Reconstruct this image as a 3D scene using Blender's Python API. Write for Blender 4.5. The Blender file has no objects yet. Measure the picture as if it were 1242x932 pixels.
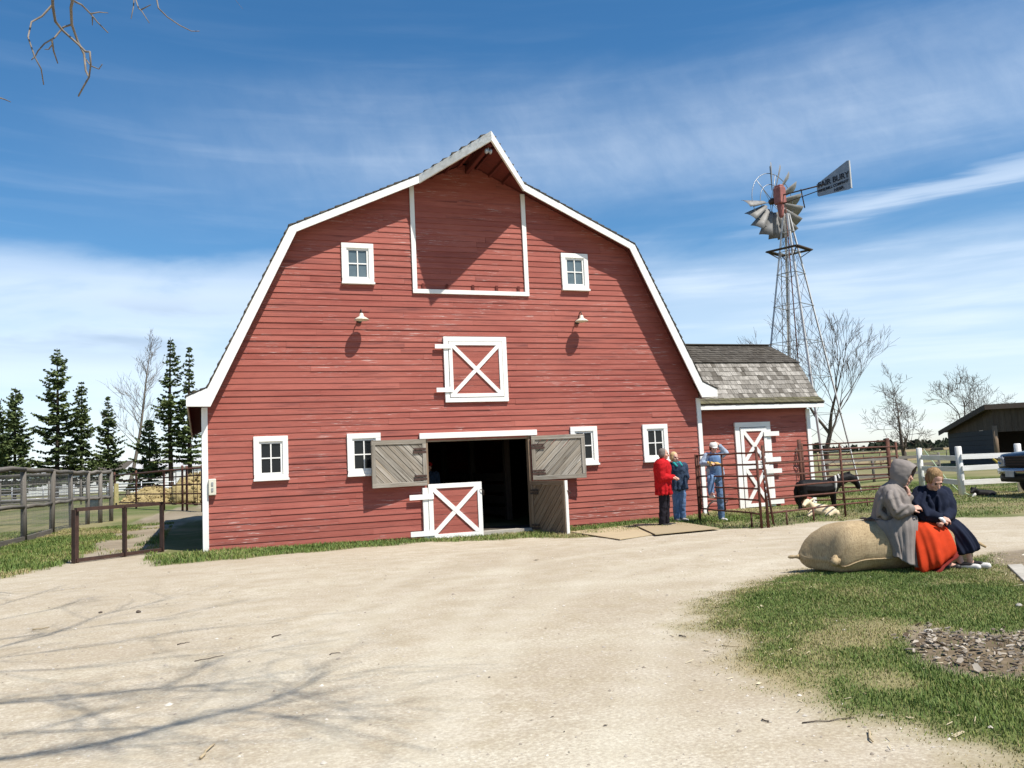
import bpy, math, random
import numpy as np
from mathutils import Vector, Matrix, Euler
random.seed(7); RNG = np.random.default_rng(11)
PI = math.pi
SC = bpy.context.scene
COL = SC.collection
# ------------------------------------------------------------------ camera
YAW, PITCH, ROLL, FPX = 0.3572, 0.0966, 0.0473, 1025.02
CAM = Vector((-6.15, -18.915, 1.462))
Fv = Vector((math.sin(YAW)*math.cos(PITCH), math.cos(YAW)*math.cos(PITCH), math.sin(PITCH)))
R0 = Vector((math.cos(YAW), -math.sin(YAW), 0)); U0 = R0.cross(Fv)
Rv = math.cos(ROLL)*R0 - math.sin(ROLL)*U0
Uv = math.sin(ROLL)*R0 + math.cos(ROLL)*U0
cd = bpy.data.cameras.new('camera'); co = bpy.data.objects.new('camera', cd); COL.objects.link(co)
co.matrix_world = Matrix(((Rv.x, Uv.x, -Fv.x, CAM.x), (Rv.y, Uv.y, -Fv.y, CAM.y), (Rv.z, Uv.z, -Fv.z, CAM.z), (0, 0, 0, 1)))
cd.sensor_width = 36; cd.sensor_fit = 'HORIZONTAL'; cd.lens = FPX/1242*36
cd.clip_start = 0.05; cd.clip_end = 6000
SC.camera = co
# ------------------------------------------------------------------ light
SUN = Vector((-0.305, 0.55, -1.0)).normalized()          # direction the light travels
EL = math.asin(-SUN.z); ROT = math.atan2(-SUN.x, -SUN.y)
sd = bpy.data.lights.new('sun', 'SUN'); sd.energy = 5.0; sd.angle = math.radians(0.53); sd.color = (1.0, 0.955, 0.88)
so = bpy.data.objects.new('sun', sd); COL.objects.link(so)
so.rotation_euler = SUN.to_track_quat('-Z', 'Y').to_euler(); so.location = (10, -30, 40)
SC.view_settings.view_transform = 'Standard'; SC.view_settings.look = 'None'
SC.view_settings.exposure = 0.47; SC.view_settings.gamma = 1.0; SC.view_settings.use_curve_mapping = False
SC.render.engine = 'CYCLES'
SC.cycles.max_bounces = 5; SC.cycles.diffuse_bounces = 3; SC.cycles.glossy_bounces = 3; SC.cycles.transparent_max_bounces = 6
SC.cycles.use_adaptive_sampling = True; SC.cycles.use_denoising = True
# ------------------------------------------------------------------ world: daylight sky with cirrus
W = bpy.data.worlds.new('World'); SC.world = W; W.use_nodes = True
nt = W.node_tree; nt.nodes.clear()
def wn(t, **k):
    n = nt.nodes.new(t)
    for a, b in k.items(): setattr(n, a, b)
    return n
def wl(a, b): nt.links.new(a, b)
def wmath(op, a, b=None, c=None, clamp=False):
    n = wn('ShaderNodeMath', operation=op, use_clamp=clamp)
    for i, s in enumerate((a, b, c)):
        if s is None: continue
        if isinstance(s, (int, float)): n.inputs[i].default_value = s
        else: wl(s, n.inputs[i])
    return n.outputs[0]
def wramp(x, lo, hi):
    n = wn('ShaderNodeMapRange', interpolation_type='SMOOTHSTEP'); wl(x, n.inputs[0])
    n.inputs[1].default_value = lo; n.inputs[2].default_value = hi
    return n.outputs[0]
sky = wn('ShaderNodeTexSky', sky_type='NISHITA', sun_disc=False, sun_elevation=EL, sun_rotation=ROT,
         altitude=250, air_density=1.0, dust_density=0.35, ozone_density=2.2)
tc = wn('ShaderNodeTexCoord'); sx = wn('ShaderNodeSeparateXYZ'); wl(tc.outputs['Generated'], sx.inputs[0])
az = wmath('SUBTRACT', wmath('ARCTAN2', sx.outputs[0], sx.outputs[1]), YAW)       # radians right of the barn
el = wmath('ARCSINE', sx.outputs[2])
def cnoise(sa, se, scale, detail, rough, skew=0.0, off=0.0):
    cx = wn('ShaderNodeCombineXYZ')
    wl(wmath('MULTIPLY_ADD', az, sa, off), cx.inputs[0])
    wl(wmath('MULTIPLY', wmath('MULTIPLY_ADD', az, skew, el), se), cx.inputs[1])
    n = wn('ShaderNodeTexNoise'); n.inputs['Scale'].default_value = scale; n.inputs['Detail'].default_value = detail
    n.inputs['Roughness'].default_value = rough; n.inputs['Distortion'].default_value = 0.3
    wl(cx.outputs[0], n.inputs['Vector']); return n.outputs[0]
def band(x, c, wlo, whi):      # rises over wlo below c, falls over whi above c
    return wmath('MULTIPLY', wramp(x, c-wlo, c), wmath('SUBTRACT', 1.0, wramp(x, c, c+whi)))
n_soft = cnoise(2.2, 9.0, 1.6, 6, 0.55, -0.06, 3.1)
n_fine = cnoise(1.6, 20.0, 2.2, 6, 0.52, 0.02, 0.4)
n_fib = cnoise(9.0, 9.0, 2.6, 7, 0.6, 0.5, 7.7)
# soft edge of the low cloud deck wanders with the noise
edge = wmath('MULTIPLY_ADD', n_soft, 0.10, -0.05)
e1 = wmath('ADD', el, edge)
left = wmath('SUBTRACT', 1.0, wramp(az, -0.30, -0.10))
right = wramp(az, 0.03, 0.22)
lowL = wmath('MULTIPLY', left, wmath('SUBTRACT', 1.0, wramp(e1, 0.205, 0.265)))
lowR = wmath('MULTIPLY', right, wmath('SUBTRACT', 1.0, wramp(e1, 0.185, 0.262)))
lowR = wmath('MULTIPLY', lowR, wmath('MULTIPLY_ADD', wramp(n_fine, 0.30, 0.70), 0.35, 0.65))
lowL = wmath('MULTIPLY', lowL, wmath('MULTIPLY_ADD', wramp(n_soft, 0.30, 0.60), 0.35, 0.65))
cir = wmath('MULTIPLY', band(wmath('MULTIPLY_ADD', n_soft, 0.10, el), 0.405, 0.10, 0.12), wramp(az, -0.62, 0.05))
cir = wmath('MULTIPLY', cir, wmath('MULTIPLY_ADD', wramp(n_fib, 0.25, 0.8), 0.35, 0.65))
wisp = wmath('MULTIPLY', band(wmath('MULTIPLY_ADD', n_fine, 0.05, wmath('MULTIPLY_ADD', az, -0.05, el)), 0.272, 0.022, 0.03), wramp(az, 0.22, 0.42))
wisp = wmath('MULTIPLY', wisp, wramp(n_fine, 0.40, 0.62))
veil = wmath('MULTIPLY', wramp(n_fine, 0.45, 0.8), wmath('SUBTRACT', 1.0, wramp(el, 0.3, 0.6)))
cl = wmath('MULTIPLY', lowL, 0.66)
cl = wmath('MAXIMUM', cl, wmath('MULTIPLY', lowR, 0.60))
cl = wmath('ADD', cl, wmath('MULTIPLY', cir, 0.30))
cl = wmath('ADD', cl, wmath('MULTIPLY', wisp, 0.42))
cl = wmath('ADD', cl, wmath('MULTIPLY', veil, 0.08), clamp=True)
# greyish bellies in the left deck
grey = wmath('MULTIPLY', wmath('MULTIPLY', left, band(el, 0.165, 0.05, 0.05)), wramp(n_soft, 0.46, 0.60))
cc = wn('ShaderNodeMix', data_type='RGBA'); wl(grey, cc.inputs['Factor'])
cc.inputs['A'].default_value = (9.4, 10.4, 11.6, 1); cc.inputs['B'].default_value = (5.6, 6.4, 7.8, 1)
hs = wn('ShaderNodeHueSaturation'); hs.inputs['Hue'].default_value = .497; hs.inputs['Saturation'].default_value = 1.30; hs.inputs['Value'].default_value = 1.30
wl(sky.outputs[0], hs.inputs['Color'])
mx = wn('ShaderNodeMix', data_type='RGBA'); wl(cl, mx.inputs['Factor'])
wl(hs.outputs[0], mx.inputs['A']); wl(cc.outputs['Result'], mx.inputs['B'])
bg = wn('ShaderNodeBackground'); bg.inputs['Strength'].default_value = 0.078; wl(mx.outputs['Result'], bg.inputs['Color'])
wo = wn('ShaderNodeOutputWorld'); wl(bg.outputs[0], wo.inputs[0])

# ------------------------------------------------------------------ survey helpers: sight lines measured from the photograph -> places in the yard
def ray(u, v): return Fv + Rv*((u-621)/FPX) - Uv*((v-466)/FPX)
def G(u, v, z=0.0):
    d = ray(u, v); return CAM + d*((z-CAM.z)/d.z)
def WY(u, v, y=0.0):
    d = ray(u, v); return CAM + d*((y-CAM.y)/d.y)
def D(u, v, dep): return CAM + ray(u, v)*dep
def dep(p): return (Vector(p)-CAM).dot(Fv)

# ------------------------------------------------------------------ mesh builder
class MB:
    def __init__(s): s.v = []; s.f = []; s.g = []; s.r = []; s.sm = []
    def add(s, vs, fs, gc=None, rnd=None, smooth=False):
        b = len(s.v); s.v += [tuple(x) for x in vs]
        o = (random.uniform(0, 50), random.uniform(0, 50), random.uniform(0, 50))
        gg = gc if gc is not None else vs
        s.g += [(x[0]+o[0], x[1]+o[1], x[2]+o[2]) for x in gg] if gc is not None else [tuple(x) for x in vs]
        s.f += [tuple(b+i for i in f) for f in fs]
        r = random.random() if rnd is None else rnd
        s.r += [r]*len(fs); s.sm += [smooth]*len(fs)
    def frame(s, o, ax, ay, az_, lx, ly, lz, rnd=None):
        """box centred at o with half-vectors; grain runs along ax"""
        o = Vector(o); ax = Vector(ax).normalized(); ay = Vector(ay).normalized(); az_ = Vector(az_).normalized()
        vs = []; gc = []
        for i in (-1, 1):
            for j in (-1, 1):
                for k in (-1, 1):
                    vs.append(o + ax*(i*lx/2) + ay*(j*ly/2) + az_*(k*lz/2)); gc.append((i*lx/2, j*ly/2, k*lz/2))
        fs = [(0, 1, 3, 2), (4, 6, 7, 5), (0, 4, 5, 1), (2, 3, 7, 6), (0, 2, 6, 4), (1, 5, 7, 3)]
        if ax.cross(ay).dot(az_) < 0: fs = [f[::-1] for f in fs]
        s.add(vs, fs, gc, rnd)
    def beam(s, p0, p1, w, h, up=(0, 0, 1), rnd=None):
        p0 = Vector(p0); p1 = Vector(p1); a = (p1-p0); L = a.length
        if L < 1e-6: return
        a = a/L; up = Vector(up)
        if abs(a.dot(up)) > 0.98: up = Vector((0, 1, 0)) if abs(a.y) < .9 else Vector((1, 0, 0))
        sd_ = a.cross(up).normalized(); u2 = sd_.cross(a).normalized()
        s.frame((p0+p1)/2, a, sd_, u2, L, w, h, rnd)
    def box(s, x0, x1, y0, y1, z0, z1, rnd=None):
        lx, ly, lz = abs(x1-x0), abs(y1-y0), abs(z1-z0); c = ((x0+x1)/2, (y0+y1)/2, (z0+z1)/2)
        X, Y, Z = (1, 0, 0), (0, 1, 0), (0, 0, 1)
        if lx >= ly and lx >= lz: s.frame(c, X, Y, Z, lx, ly, lz, rnd)
        elif lz >= ly: s.frame(c, Z, X, Y, lz, lx, ly, rnd)
        else: s.frame(c, Y, Z, X, ly, lz, lx, rnd)
    def prism(s, poly, ext, rnd=None):
        ext = Vector(ext); n = len(poly); a = [Vector(p) for p in poly]; b = [p+ext for p in a]
        nn = Vector((0, 0, 0))
        for i in range(n): nn += a[i].cross(a[(i+1) % n])
        f0 = tuple(range(n)); f1 = tuple(range(2*n-1, n-1, -1))
        sides = [(i, i+n, (i+1) % n+n, (i+1) % n) for i in range(n)]
        fs = [f0, f1]+sides
        if nn.dot(ext) > 0: fs = [f[::-1] for f in fs]
        s.add(a+b, fs, None, rnd)
    def tube(s, pts, rad, n=6, rnd=None, cap=True, smooth=True):
        pts = [Vector(p) for p in pts]; m = len(pts)
        if not hasattr(rad, '__len__'): rad = [rad]*m
        vs = []; gc = []; L = 0; ref = None
        for i, p in enumerate(pts):
            t = (pts[min(i+1, m-1)]-pts[max(i-1, 0)])
            t = t.normalized() if t.length > 1e-9 else Vector((0, 0, 1))
            if ref is None: ref = Vector((0, 0, 1)) if abs(t.z) < .9 else Vector((1, 0, 0))
            sd_ = t.cross(ref); sd_ = sd_.normalized() if sd_.length > 1e-6 else t.orthogonal().normalized()
            u2 = sd_.cross(t).normalized(); ref = u2
            if i: L += (p-pts[i-1]).length
            for k in range(n):
                a = 2*PI*k/n; vs.append(p+(sd_*math.cos(a)+u2*math.sin(a))*rad[i]); gc.append((L, rad[i]*math.cos(a), rad[i]*math.sin(a)))
        fs = []
        for i in range(m-1):
            for k in range(n):
                k2 = (k+1) % n; fs.append((i*n+k, i*n+k2, (i+1)*n+k2, (i+1)*n+k))
        if cap: fs += [tuple(range(n-1, -1, -1)), tuple(range((m-1)*n, m*n))]
        s.add(vs, fs, gc, rnd, smooth)
    def loft(s, rings, cap=True, smooth=True, closed=True, rnd=None):
        n = len(rings[0]); vs = [Vector(p) for r in rings for p in r]; fs = []
        for i in range(len(rings)-1):
            for k in range(n if closed else n-1):
                k2 = (k+1) % n; fs.append((i*n+k, i*n+k2, (i+1)*n+k2, (i+1)*n+k))
        if cap: fs += [tuple(range(n-1, -1, -1)), tuple(range((len(rings)-1)*n, len(rings)*n))]
        s.add(vs, fs, None, rnd, smooth)
    def lathe(s, prof, o=(0, 0, 0), ax=(0, 0, 1), n=20, cap=False, rnd=None):
        o = Vector(o); ax = Vector(ax).normalized(); e1 = ax.orthogonal().normalized(); e2 = ax.cross(e1)
        s.loft([[o+ax*h+(e1*math.cos(2*PI*k/n)+e2*math.sin(2*PI*k/n))*r for k in range(n)] for r, h in prof], cap=cap, rnd=rnd)
    def ell(s, c, r, rot=None, n=14, m=9, rnd=None):
        c = Vector(c); vs = []; fs = []
        for i in range(m+1):
            th = PI*i/m
            for k in range(n):
                p = Vector((r[0]*math.sin(th)*math.cos(2*PI*k/n), r[1]*math.sin(th)*math.sin(2*PI*k/n), r[2]*math.cos(th)))
                if rot is not None: p = rot @ p
                vs.append(c+p)
        for i in range(m):
            for k in range(n):
                k2 = (k+1) % n; fs.append((i*n+k, (i+1)*n+k, (i+1)*n+k2, i*n+k2))
        s.add(vs, fs, None, rnd, True)
    def cap(s, p0, r0, p1=None, r1=None):
        """tapered limb with round ends"""
        p0 = Vector(p0)
        if p1 is None: s.ell(p0, (r0, r0, r0)); return
        p1 = Vector(p1); a = p1-p0; L = a.length
        if L < 1e-5: s.ell(p0, (r0, r0, r0)); return
        a /= L; e1 = a.orthogonal().normalized(); e2 = a.cross(e1); n = 12; rings = []
        for t in (-90, -60, -30, 0): rings.append((p0+a*(r0*math.sin(math.radians(t))), max(r0*math.cos(math.radians(t)), 1e-4)))
        for t in (0, 30, 60, 90): rings.append((p1+a*(r1*math.sin(math.radians(t))), max(r1*math.cos(math.radians(t)), 1e-4)))
        s.loft([[c+(e1*math.cos(2*PI*k/n)+e2*math.sin(2*PI*k/n))*r for k in range(n)] for c, r in rings])
    def build(s, name, mat, parent=None, bevel=0, remesh=0, smooth_it=0, subsurf=0, solid=0):
        me = bpy.data.meshes.new(name); me.from_pydata(s.v, [], s.f)
        a = me.attributes.new('gc', 'FLOAT_VECTOR', 'POINT'); a.data.foreach_set('vector', np.array(s.g, dtype=np.float32).ravel())
        a = me.attributes.new('rnd', 'FLOAT', 'FACE'); a.data.foreach_set('value', np.array(s.r, dtype=np.float32))
        me.polygons.foreach_set('use_smooth', np.array(s.sm, dtype=bool))
        me.materials.append(mat); me.update()
        o = bpy.data.objects.new(name, me); COL.objects.link(o)
        if parent: o.parent = parent
        if remesh:
            m = o.modifiers.new('m', 'REMESH'); m.mode = 'VOXEL'; m.voxel_size = remesh; m.use_smooth_shade = True
        if smooth_it:
            m = o.modifiers.new('s', 'SMOOTH'); m.iterations = smooth_it; m.factor = 0.5
        if solid:
            m = o.modifiers.new('t', 'SOLIDIFY'); m.thickness = solid; m.offset = -1
        if subsurf:
            m = o.modifiers.new('u', 'SUBSURF'); m.levels = subsurf; m.render_levels = subsurf
        if bevel:
            m = o.modifiers.new('b', 'BEVEL'); m.width = bevel; m.segments = 2; m.limit_method = 'ANGLE'; m.angle_limit = math.radians(40)
        return o
def raw_mesh(name, V, F, mat, parent=None, col=None):
    """numpy mesh of equal-sized faces, optional per-face rnd"""
    me = bpy.data.meshes.new(name); k = F.shape[1]
    me.vertices.add(len(V)); me.vertices.foreach_set('co', V.astype(np.float32).ravel())
    me.loops.add(F.size); me.loops.foreach_set('vertex_index', F.astype(np.int32).ravel())
    me.polygons.add(len(F)); me.polygons.foreach_set('loop_start', np.arange(0, F.size, k, dtype=np.int32))
    me.update(calc_edges=True)
    if col is not None:
        a = me.attributes.new('rnd', 'FLOAT', 'FACE'); a.data.foreach_set('value', col.astype(np.float32))
    me.materials.append(mat)
    o = bpy.data.objects.new(name, me); COL.objects.link(o)
    if parent: o.parent = parent
    return o
def thing(name, label, cat, loc=(0, 0, 0), rz=0.0, group=None):
    o = bpy.data.objects.new(name, None); COL.objects.link(o); o.empty_display_size = .2
    o.location = loc; o.rotation_euler = (0, 0, rz); o['label'] = label; o['category'] = cat
    if group: o['group'] = group
    return o
def tag(o, label=None, cat=None, group=None, kind=None):
    for k, v in (('label', label), ('category', cat), ('group', group), ('kind', kind)):
        if v: o[k] = v
    return o
def relabel(o, text): o['label'] = text; return o
def dup_tree(o, parent=None):
    c = o.copy(); COL.objects.link(c)
    if parent: c.parent = parent
    for ch in list(o.children): dup_tree(ch, c)
    return c

# ------------------------------------------------------------------ materials
class NT:
    def __init__(s, name, rough=0.8, spec=0.3):
        s.m = bpy.data.materials.new(name); s.m.use_nodes = True; s.t = s.m.node_tree
        s.b = s.t.nodes['Principled BSDF']; s.b.inputs['Roughness'].default_value = rough
        s.b.inputs['Specular IOR Level'].default_value = spec
    def n(s, t, **k):
        x = s.t.nodes.new(t)
        for a, b in k.items(): setattr(x, a, b)
        return x
    def l(s, a, b): s.t.links.new(a, b)
    def attr(s, nm, out='Fac'): return s.n('ShaderNodeAttribute', attribute_name=nm).outputs[out]
    def gc(s): return s.attr('gc', 'Vector')
    def pos(s): return s.n('ShaderNodeNewGeometry').outputs['Position']
    def obj(s): return s.n('ShaderNodeTexCoord').outputs['Object']
    def scale(s, vec, sc, rot=(0, 0, 0)):
        m = s.n('ShaderNodeMapping'); s.l(vec, m.inputs[0]); m.inputs['Scale'].default_value = sc; m.inputs['Rotation'].default_value = rot
        return m.outputs[0]
    def noise(s, vec, scale=1, detail=4, rough=.55, dist=0):
        x = s.n('ShaderNodeTexNoise'); s.l(vec, x.inputs['Vector']); x.inputs['Scale'].default_value = scale
        x.inputs['Detail'].default_value = detail; x.inputs['Roughness'].default_value = rough; x.inputs['Distortion'].default_value = dist
        return x.outputs[0]
    def vor(s, vec, scale, out='Distance'):
        x = s.n('ShaderNodeTexVoronoi'); s.l(vec, x.inputs['Vector']); x.inputs['Scale'].default_value = scale; return x.outputs[out]
    def ramp(s, x, lo, hi, a=0.0, b=1.0):
        r = s.n('ShaderNodeMapRange'); s.l(x, r.inputs[0])
        r.inputs[1].default_value = lo; r.inputs[2].default_value = hi; r.inputs[3].default_value = a; r.inputs[4].default_value = b
        return r.outputs[0]
    def math(s, op, a, b):
        m = s.n('ShaderNodeMath', operation=op)
        for i, x in enumerate((a, b)):
            if isinstance(x, (int, float)): m.inputs[i].default_value = x
            else: s.l(x, m.inputs[i])
        return m.outputs[0]
    def mix(s, fac, a, b, mode='MIX'):
        m = s.n('ShaderNodeMix', data_type='RGBA', blend_type=mode)
        for nm, x in (('Factor', fac), ('A', a), ('B', b)):
            if isinstance(x, (int, float)): m.inputs[nm].default_value = x
            elif isinstance(x, tuple): m.inputs[nm].default_value = (*x, 1) if len(x) == 3 else x
            else: s.l(x, m.inputs[nm])
        return m.outputs['Result']
    def base(s, c):
        if isinstance(c, tuple): s.b.inputs['Base Color'].default_value = (*c, 1)
        else: s.l(c, s.b.inputs['Base Color'])
    def bump(s, h, strength=.3, dist=.01):
        b = s.n('ShaderNodeBump'); s.l(h, b.inputs['Height']); b.inputs['Strength'].default_value = strength; b.inputs['Distance'].default_value = dist
        s.l(b.outputs[0], s.b.inputs['Normal'])
def m_simple(name, c, c2=None, scale=6.0, rough=.8, spec=.3, metal=0.0, bump=0.0, stretch=(1, 1, 1), rv=0.25):
    """base colour with mottling between c and c2 and per-piece tone"""
    k = NT(name, rough, spec); c2 = c2 or tuple(x*.7 for x in c)
    nz = k.noise(k.scale(k.gc(), stretch), scale, 5, .6)
    col = k.mix(k.ramp(nz, .35, .65), c2, c)
    col = k.mix(k.ramp(k.attr('rnd'), 0, 1, 0, rv), col, tuple(x*.45 for x in c))
    k.base(col); k.b.inputs['Metallic'].default_value = metal
    if bump: k.bump(nz, bump, .01)
    return k.m
M = {}
def mk_red(name, seed):
    k = NT(name, .78, .25); g = k.gc()
    n1 = k.noise(k.scale(g, (.55, 9, 9)), 1.0, 6, .65)           # streaks along the boards
    n2 = k.noise(k.scale(k.pos(), (.35, .35, .5)), 1.0, 4, .6)     # broad fading
    n3 = k.noise(k.scale(g, (2.2, 60, 60)), 1.0, 5, .7)          # flaking lines
    c = k.mix(k.ramp(n1, .38, .62), (.25, .062, .048), (.38, .116, .088))
    c = k.mix(k.ramp(n2, .35, .7, 0, .55), c, (.45, .155, .115))
    c = k.mix(k.ramp(k.attr('rnd'), 0, 1, 0, .36), c, (.20, .046, .032))
    c = k.mix(k.ramp(n1, .53, .68, 0, .8), c, (.13, .038, .034))
    patch = k.noise(k.scale(k.pos(), (.5, .5, 1.6)), 1.0, 3, .5)
    fl = k.math('MULTIPLY', k.ramp(n3, .59, .66), k.ramp(patch, .47, .63))
    c = k.mix(k.ramp(k.noise(k.scale(g, (5, 45, 45)), 1.0, 6, .75), .55, .72, 0, .5), c, (.12, .04, .035)); c = k.mix(fl, c, (.60, .50, .46))
    k.base(c); k.bump(n1, .25, .006); return k.m
M['red'] = mk_red('barn red paint', 0)
def mk_white(name, dirt=.42):
    k = NT(name, .55, .35); g = k.gc()
    n1 = k.noise(k.scale(g, (.8, 12, 12)), 1.0, 5, .65); n2 = k.noise(k.pos(), 1.6, 4, .6)
    c = k.mix(k.ramp(n1, .40, .72, 0, dirt), (.82, .81, .77), (.58, .55, .49))
    c = k.mix(k.ramp(n2, .5, .75, 0, dirt*.8), c, (.66, .64, .58))
    k.base(c); k.bump(n1, .15, .004); return k.m
M['white'] = mk_white('white trim paint')
M['white_old_shade'] = mk_white('weathered white and painted shade', 1.0)  # real wear, except on the left hood trim, where it paints in shade
def mk_wood(name, c1, c2, c3, knots=True):
    k = NT(name, .85, .2); g = k.gc()
    n1 = k.noise(k.scale(g, (1.3, 34, 34)), 1.0, 6, .7, .6); n2 = k.noise(k.scale(g, (.7, 5, 5)), 1.0, 4, .6)
    c = k.mix(k.ramp(n1, .40, .60), c1, c2); c = k.mix(k.ramp(n2, .42, .70, 0, .75), c, c3)
    c = k.mix(k.ramp(k.attr('rnd'), 0, 1, 0, .45), c, tuple(x*.55 for x in c1))
    if knots:
        v = k.vor(k.scale(g, (1.6, 7, 7)), 1.0); c = k.mix(k.ramp(v, .05, .13, .8, 0), c, tuple(x*.35 for x in c3))
    k.base(c); k.bump(n1, .4, .006); return k.m
M['grey_wood'] = mk_wood('weathered grey boards', (.17, .15, .12), (.42, .385, .33), (.32, .255, .18))
M['dark_wood'] = mk_wood('dark shed boards', (.055, .045, .038), (.11, .09, .075), (.075, .05, .038))
M['brown_wood'] = mk_wood('brown timber', (.19, .135, .092), (.30, .225, .16), (.23, .15, .095))
M['pole_wood'] = mk_wood('grey fence poles', (.13, .118, .102), (.24, .22, .195), (.16, .14, .115))
M['ply'] = mk_wood('pale plywood', (.40, .315, .195), (.47, .375, .235), (.35, .28, .18), False)
M['soffit'] = mk_wood('red brown soffit boards', (.12, .028, .022), (.18, .04, .03), (.10, .03, .025), False)
def mk_shingle(name, lo, hi, moss=0.0):
    k = NT(name, .9, .15); g = k.gc()
    n1 = k.noise(k.scale(g, (3, 40, 40)), 1.0, 5, .65); n2 = k.noise(k.pos(), 1.1, 4, .6)
    r = k.attr('rnd')
    c = k.mix(r, lo, hi); c = k.mix(k.ramp(n1, .40, .66, 0, .7), c, tuple(x*.42 for x in lo))
    c = k.mix(k.ramp(n2, .45, .7, 0, .2), c, (.10, .085, .06))
    if moss: c = k.mix(k.ramp(k.noise(k.pos(), 5, 4, .6), .40, .6, 0, moss), c, (.10, .095, .045))
    k.base(c); k.bump(n1, .4, .006); return k.m
M['shingle'] = mk_shingle('weathered cedar shingles', (.12, .106, .088), (.42, .39, .345))
M['shingle_dark'] = mk_shingle('dark cedar shingles', (.075, .064, .052), (.135, .12, .10))
M['shingle_moss'] = mk_shingle('mossy cedar shingles', (.10, .09, .06), (.17, .15, .10), .6)
M['rust'] = m_simple('rusty steel pipe', (.15, .062, .04), (.075, .036, .028), 9, .8, .3, .2, .2)
M['rust_dark'] = m_simple('dark brown painted steel', (.085, .045, .033), (.05, .028, .022), 7, .6, .4, .2, .1)
M['iron'] = m_simple('black iron', (.05, .045, .042), (.10, .06, .045), 8, .7, .4, .3)
M['galv'] = m_simple('galvanised steel', (.46, .47, .48), (.30, .31, .32), 5, .45, .5, .55)
M['galv_blade'] = m_simple('dull galvanised blades', (.25, .245, .235), (.18, .17, .155), 5, .6, .4, .1)
M['galv_bright'] = m_simple('pale painted angle steel', (.66, .66, .64), (.50, .47, .43), 4, .5, .5, .2)
M['wire'] = m_simple('grey fence wire', (.20, .20, .20), (.14, .13, .12), 5, .6, .4, .4)
M['red_metal'] = m_simple('faded red casting', (.42, .16, .13), (.27, .09, .075), 5, .6, .4)
M['vane'] = m_simple('bluish grey sheet metal', (.30, .33, .37), (.22, .25, .29), 5, .5, .5, .2)
M['ink'] = m_simple('dark lettering paint', (.03, .035, .05))
M['concrete'] = m_simple('worn concrete', (.46, .43, .37), (.34, .31, .26), 6, .9, .2, 0, .3)
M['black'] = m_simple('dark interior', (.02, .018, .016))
M['cream_plastic'] = m_simple('cream enamel', (.74, .71, .58), (.66, .62, .5), 5, .4, .5)
k = NT('dark window glass', .06, .28); k.base((.012, .014, .016)); M['glass'] = k.m
k = NT('dusty loft glass', .15, .5); nz = k.noise(k.pos(), 3, 4, .6)
k.base(k.mix(k.ramp(nz, .3, .7), (.085, .12, .135), (.13, .17, .185))); M['glass_dusty'] = k.m
k = NT('glowing bulb', .5); k.base((.9, .6, .3)); k.b.inputs['Emission Color'].default_value = (1, .62, .2, 1); k.b.inputs['Emission Strength'].default_value = 1.6; M['bulb'] = k.m
k = NT('painted daylight glow', .5); k.base((.6, .7, .8)); k.b.inputs['Emission Color'].default_value = (.55, .68, .85, 1); k.b.inputs['Emission Strength'].default_value = .8; M['day'] = k.m
def mk_cloth(name, c, rough=.9, weave=220.0, sheen=.2):
    k = NT(name, rough, .15); p = k.obj(); n1 = k.noise(p, 7, 4, .6); n2 = k.noise(p, weave, 2, .5)
    col = k.mix(k.ramp(n1, .3, .7), tuple(x*.78 for x in c), tuple(min(1, x*1.12) for x in c)); col = k.mix(k.ramp(n2, .3, .7, 0, .25), col, tuple(x*.55 for x in c))
    k.base(col); k.bump(n2, .2, .003); return k.m
M['grey_cloth'] = mk_cloth('grey wool', (.235, .205, .185)); M['red_skirt'] = mk_cloth('orange red cotton', (.52, .045, .011))
M['navy'] = mk_cloth('navy wool', (.012, .016, .032)); M['dark_trim'] = mk_cloth('dark red lace trim', (.16, .02, .015))
M['red_coat'] = mk_cloth('bright red fleece', (.47, .012, .016)); M['black_cloth'] = mk_cloth('black trousers', (.018, .016, .022))
M['teal_navy'] = mk_cloth('blue grey jacket', (.035, .055, .095)); M['teal'] = mk_cloth('turquoise lining', (.03, .30, .30)); M['denim'] = mk_cloth('blue denim', (.12, .20, .35))
M['pale_denim'] = mk_cloth('faded blue denim', (.13, .205, .34)); M['pale_shirt'] = mk_cloth('pale blue sweatshirt', (.33, .40, .50)); M['glove'] = mk_cloth('tan work gloves', (.62, .38, .12))
M['white_cloth'] = mk_cloth('white linen', (.75, .75, .75)); M['shoe_black'] = m_simple('black shoe leather', (.025, .022, .022), rough=.5); M['shoe_white'] = m_simple('white canvas', (.68, .66, .62)); M['shoe_grey'] = m_simple('grey sneakers', (.42, .40, .37))
def mk_skin():
    k = NT('skin', .55, .35); n1 = k.noise(k.obj(), 18, 3, .5); k.base(k.mix(k.ramp(n1, .3, .7), (.50, .27, .20), (.60, .36, .27)))
    k.b.inputs['Subsurface Weight'].default_value = .08; k.b.inputs['Subsurface Radius'].default_value = (.01, .004, .002); return k.m
M['skin'] = mk_skin()
def mk_hair(name, a, b):
    k = NT(name, .65, .18); p = k.obj(); n1 = k.noise(k.scale(p, (60, 60, 8)), 1.0, 3, .6); k.base(k.mix(k.ramp(n1, .3, .7), a, b)); k.bump(n1, .5, .006); return k.m
M['hair_blond'] = mk_hair('dark blond hair', (.15, .085, .04), (.34, .215, .10)); M['hair_grey'] = mk_hair('grey brown hair', (.09, .075, .065), (.22, .19, .17)); M['hair_light'] = mk_hair('light blond hair', (.42, .28, .13), (.62, .45, .24)); M['hair_brown'] = mk_hair('brown hair', (.05, .028, .018), (.11, .06, .035))
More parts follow.
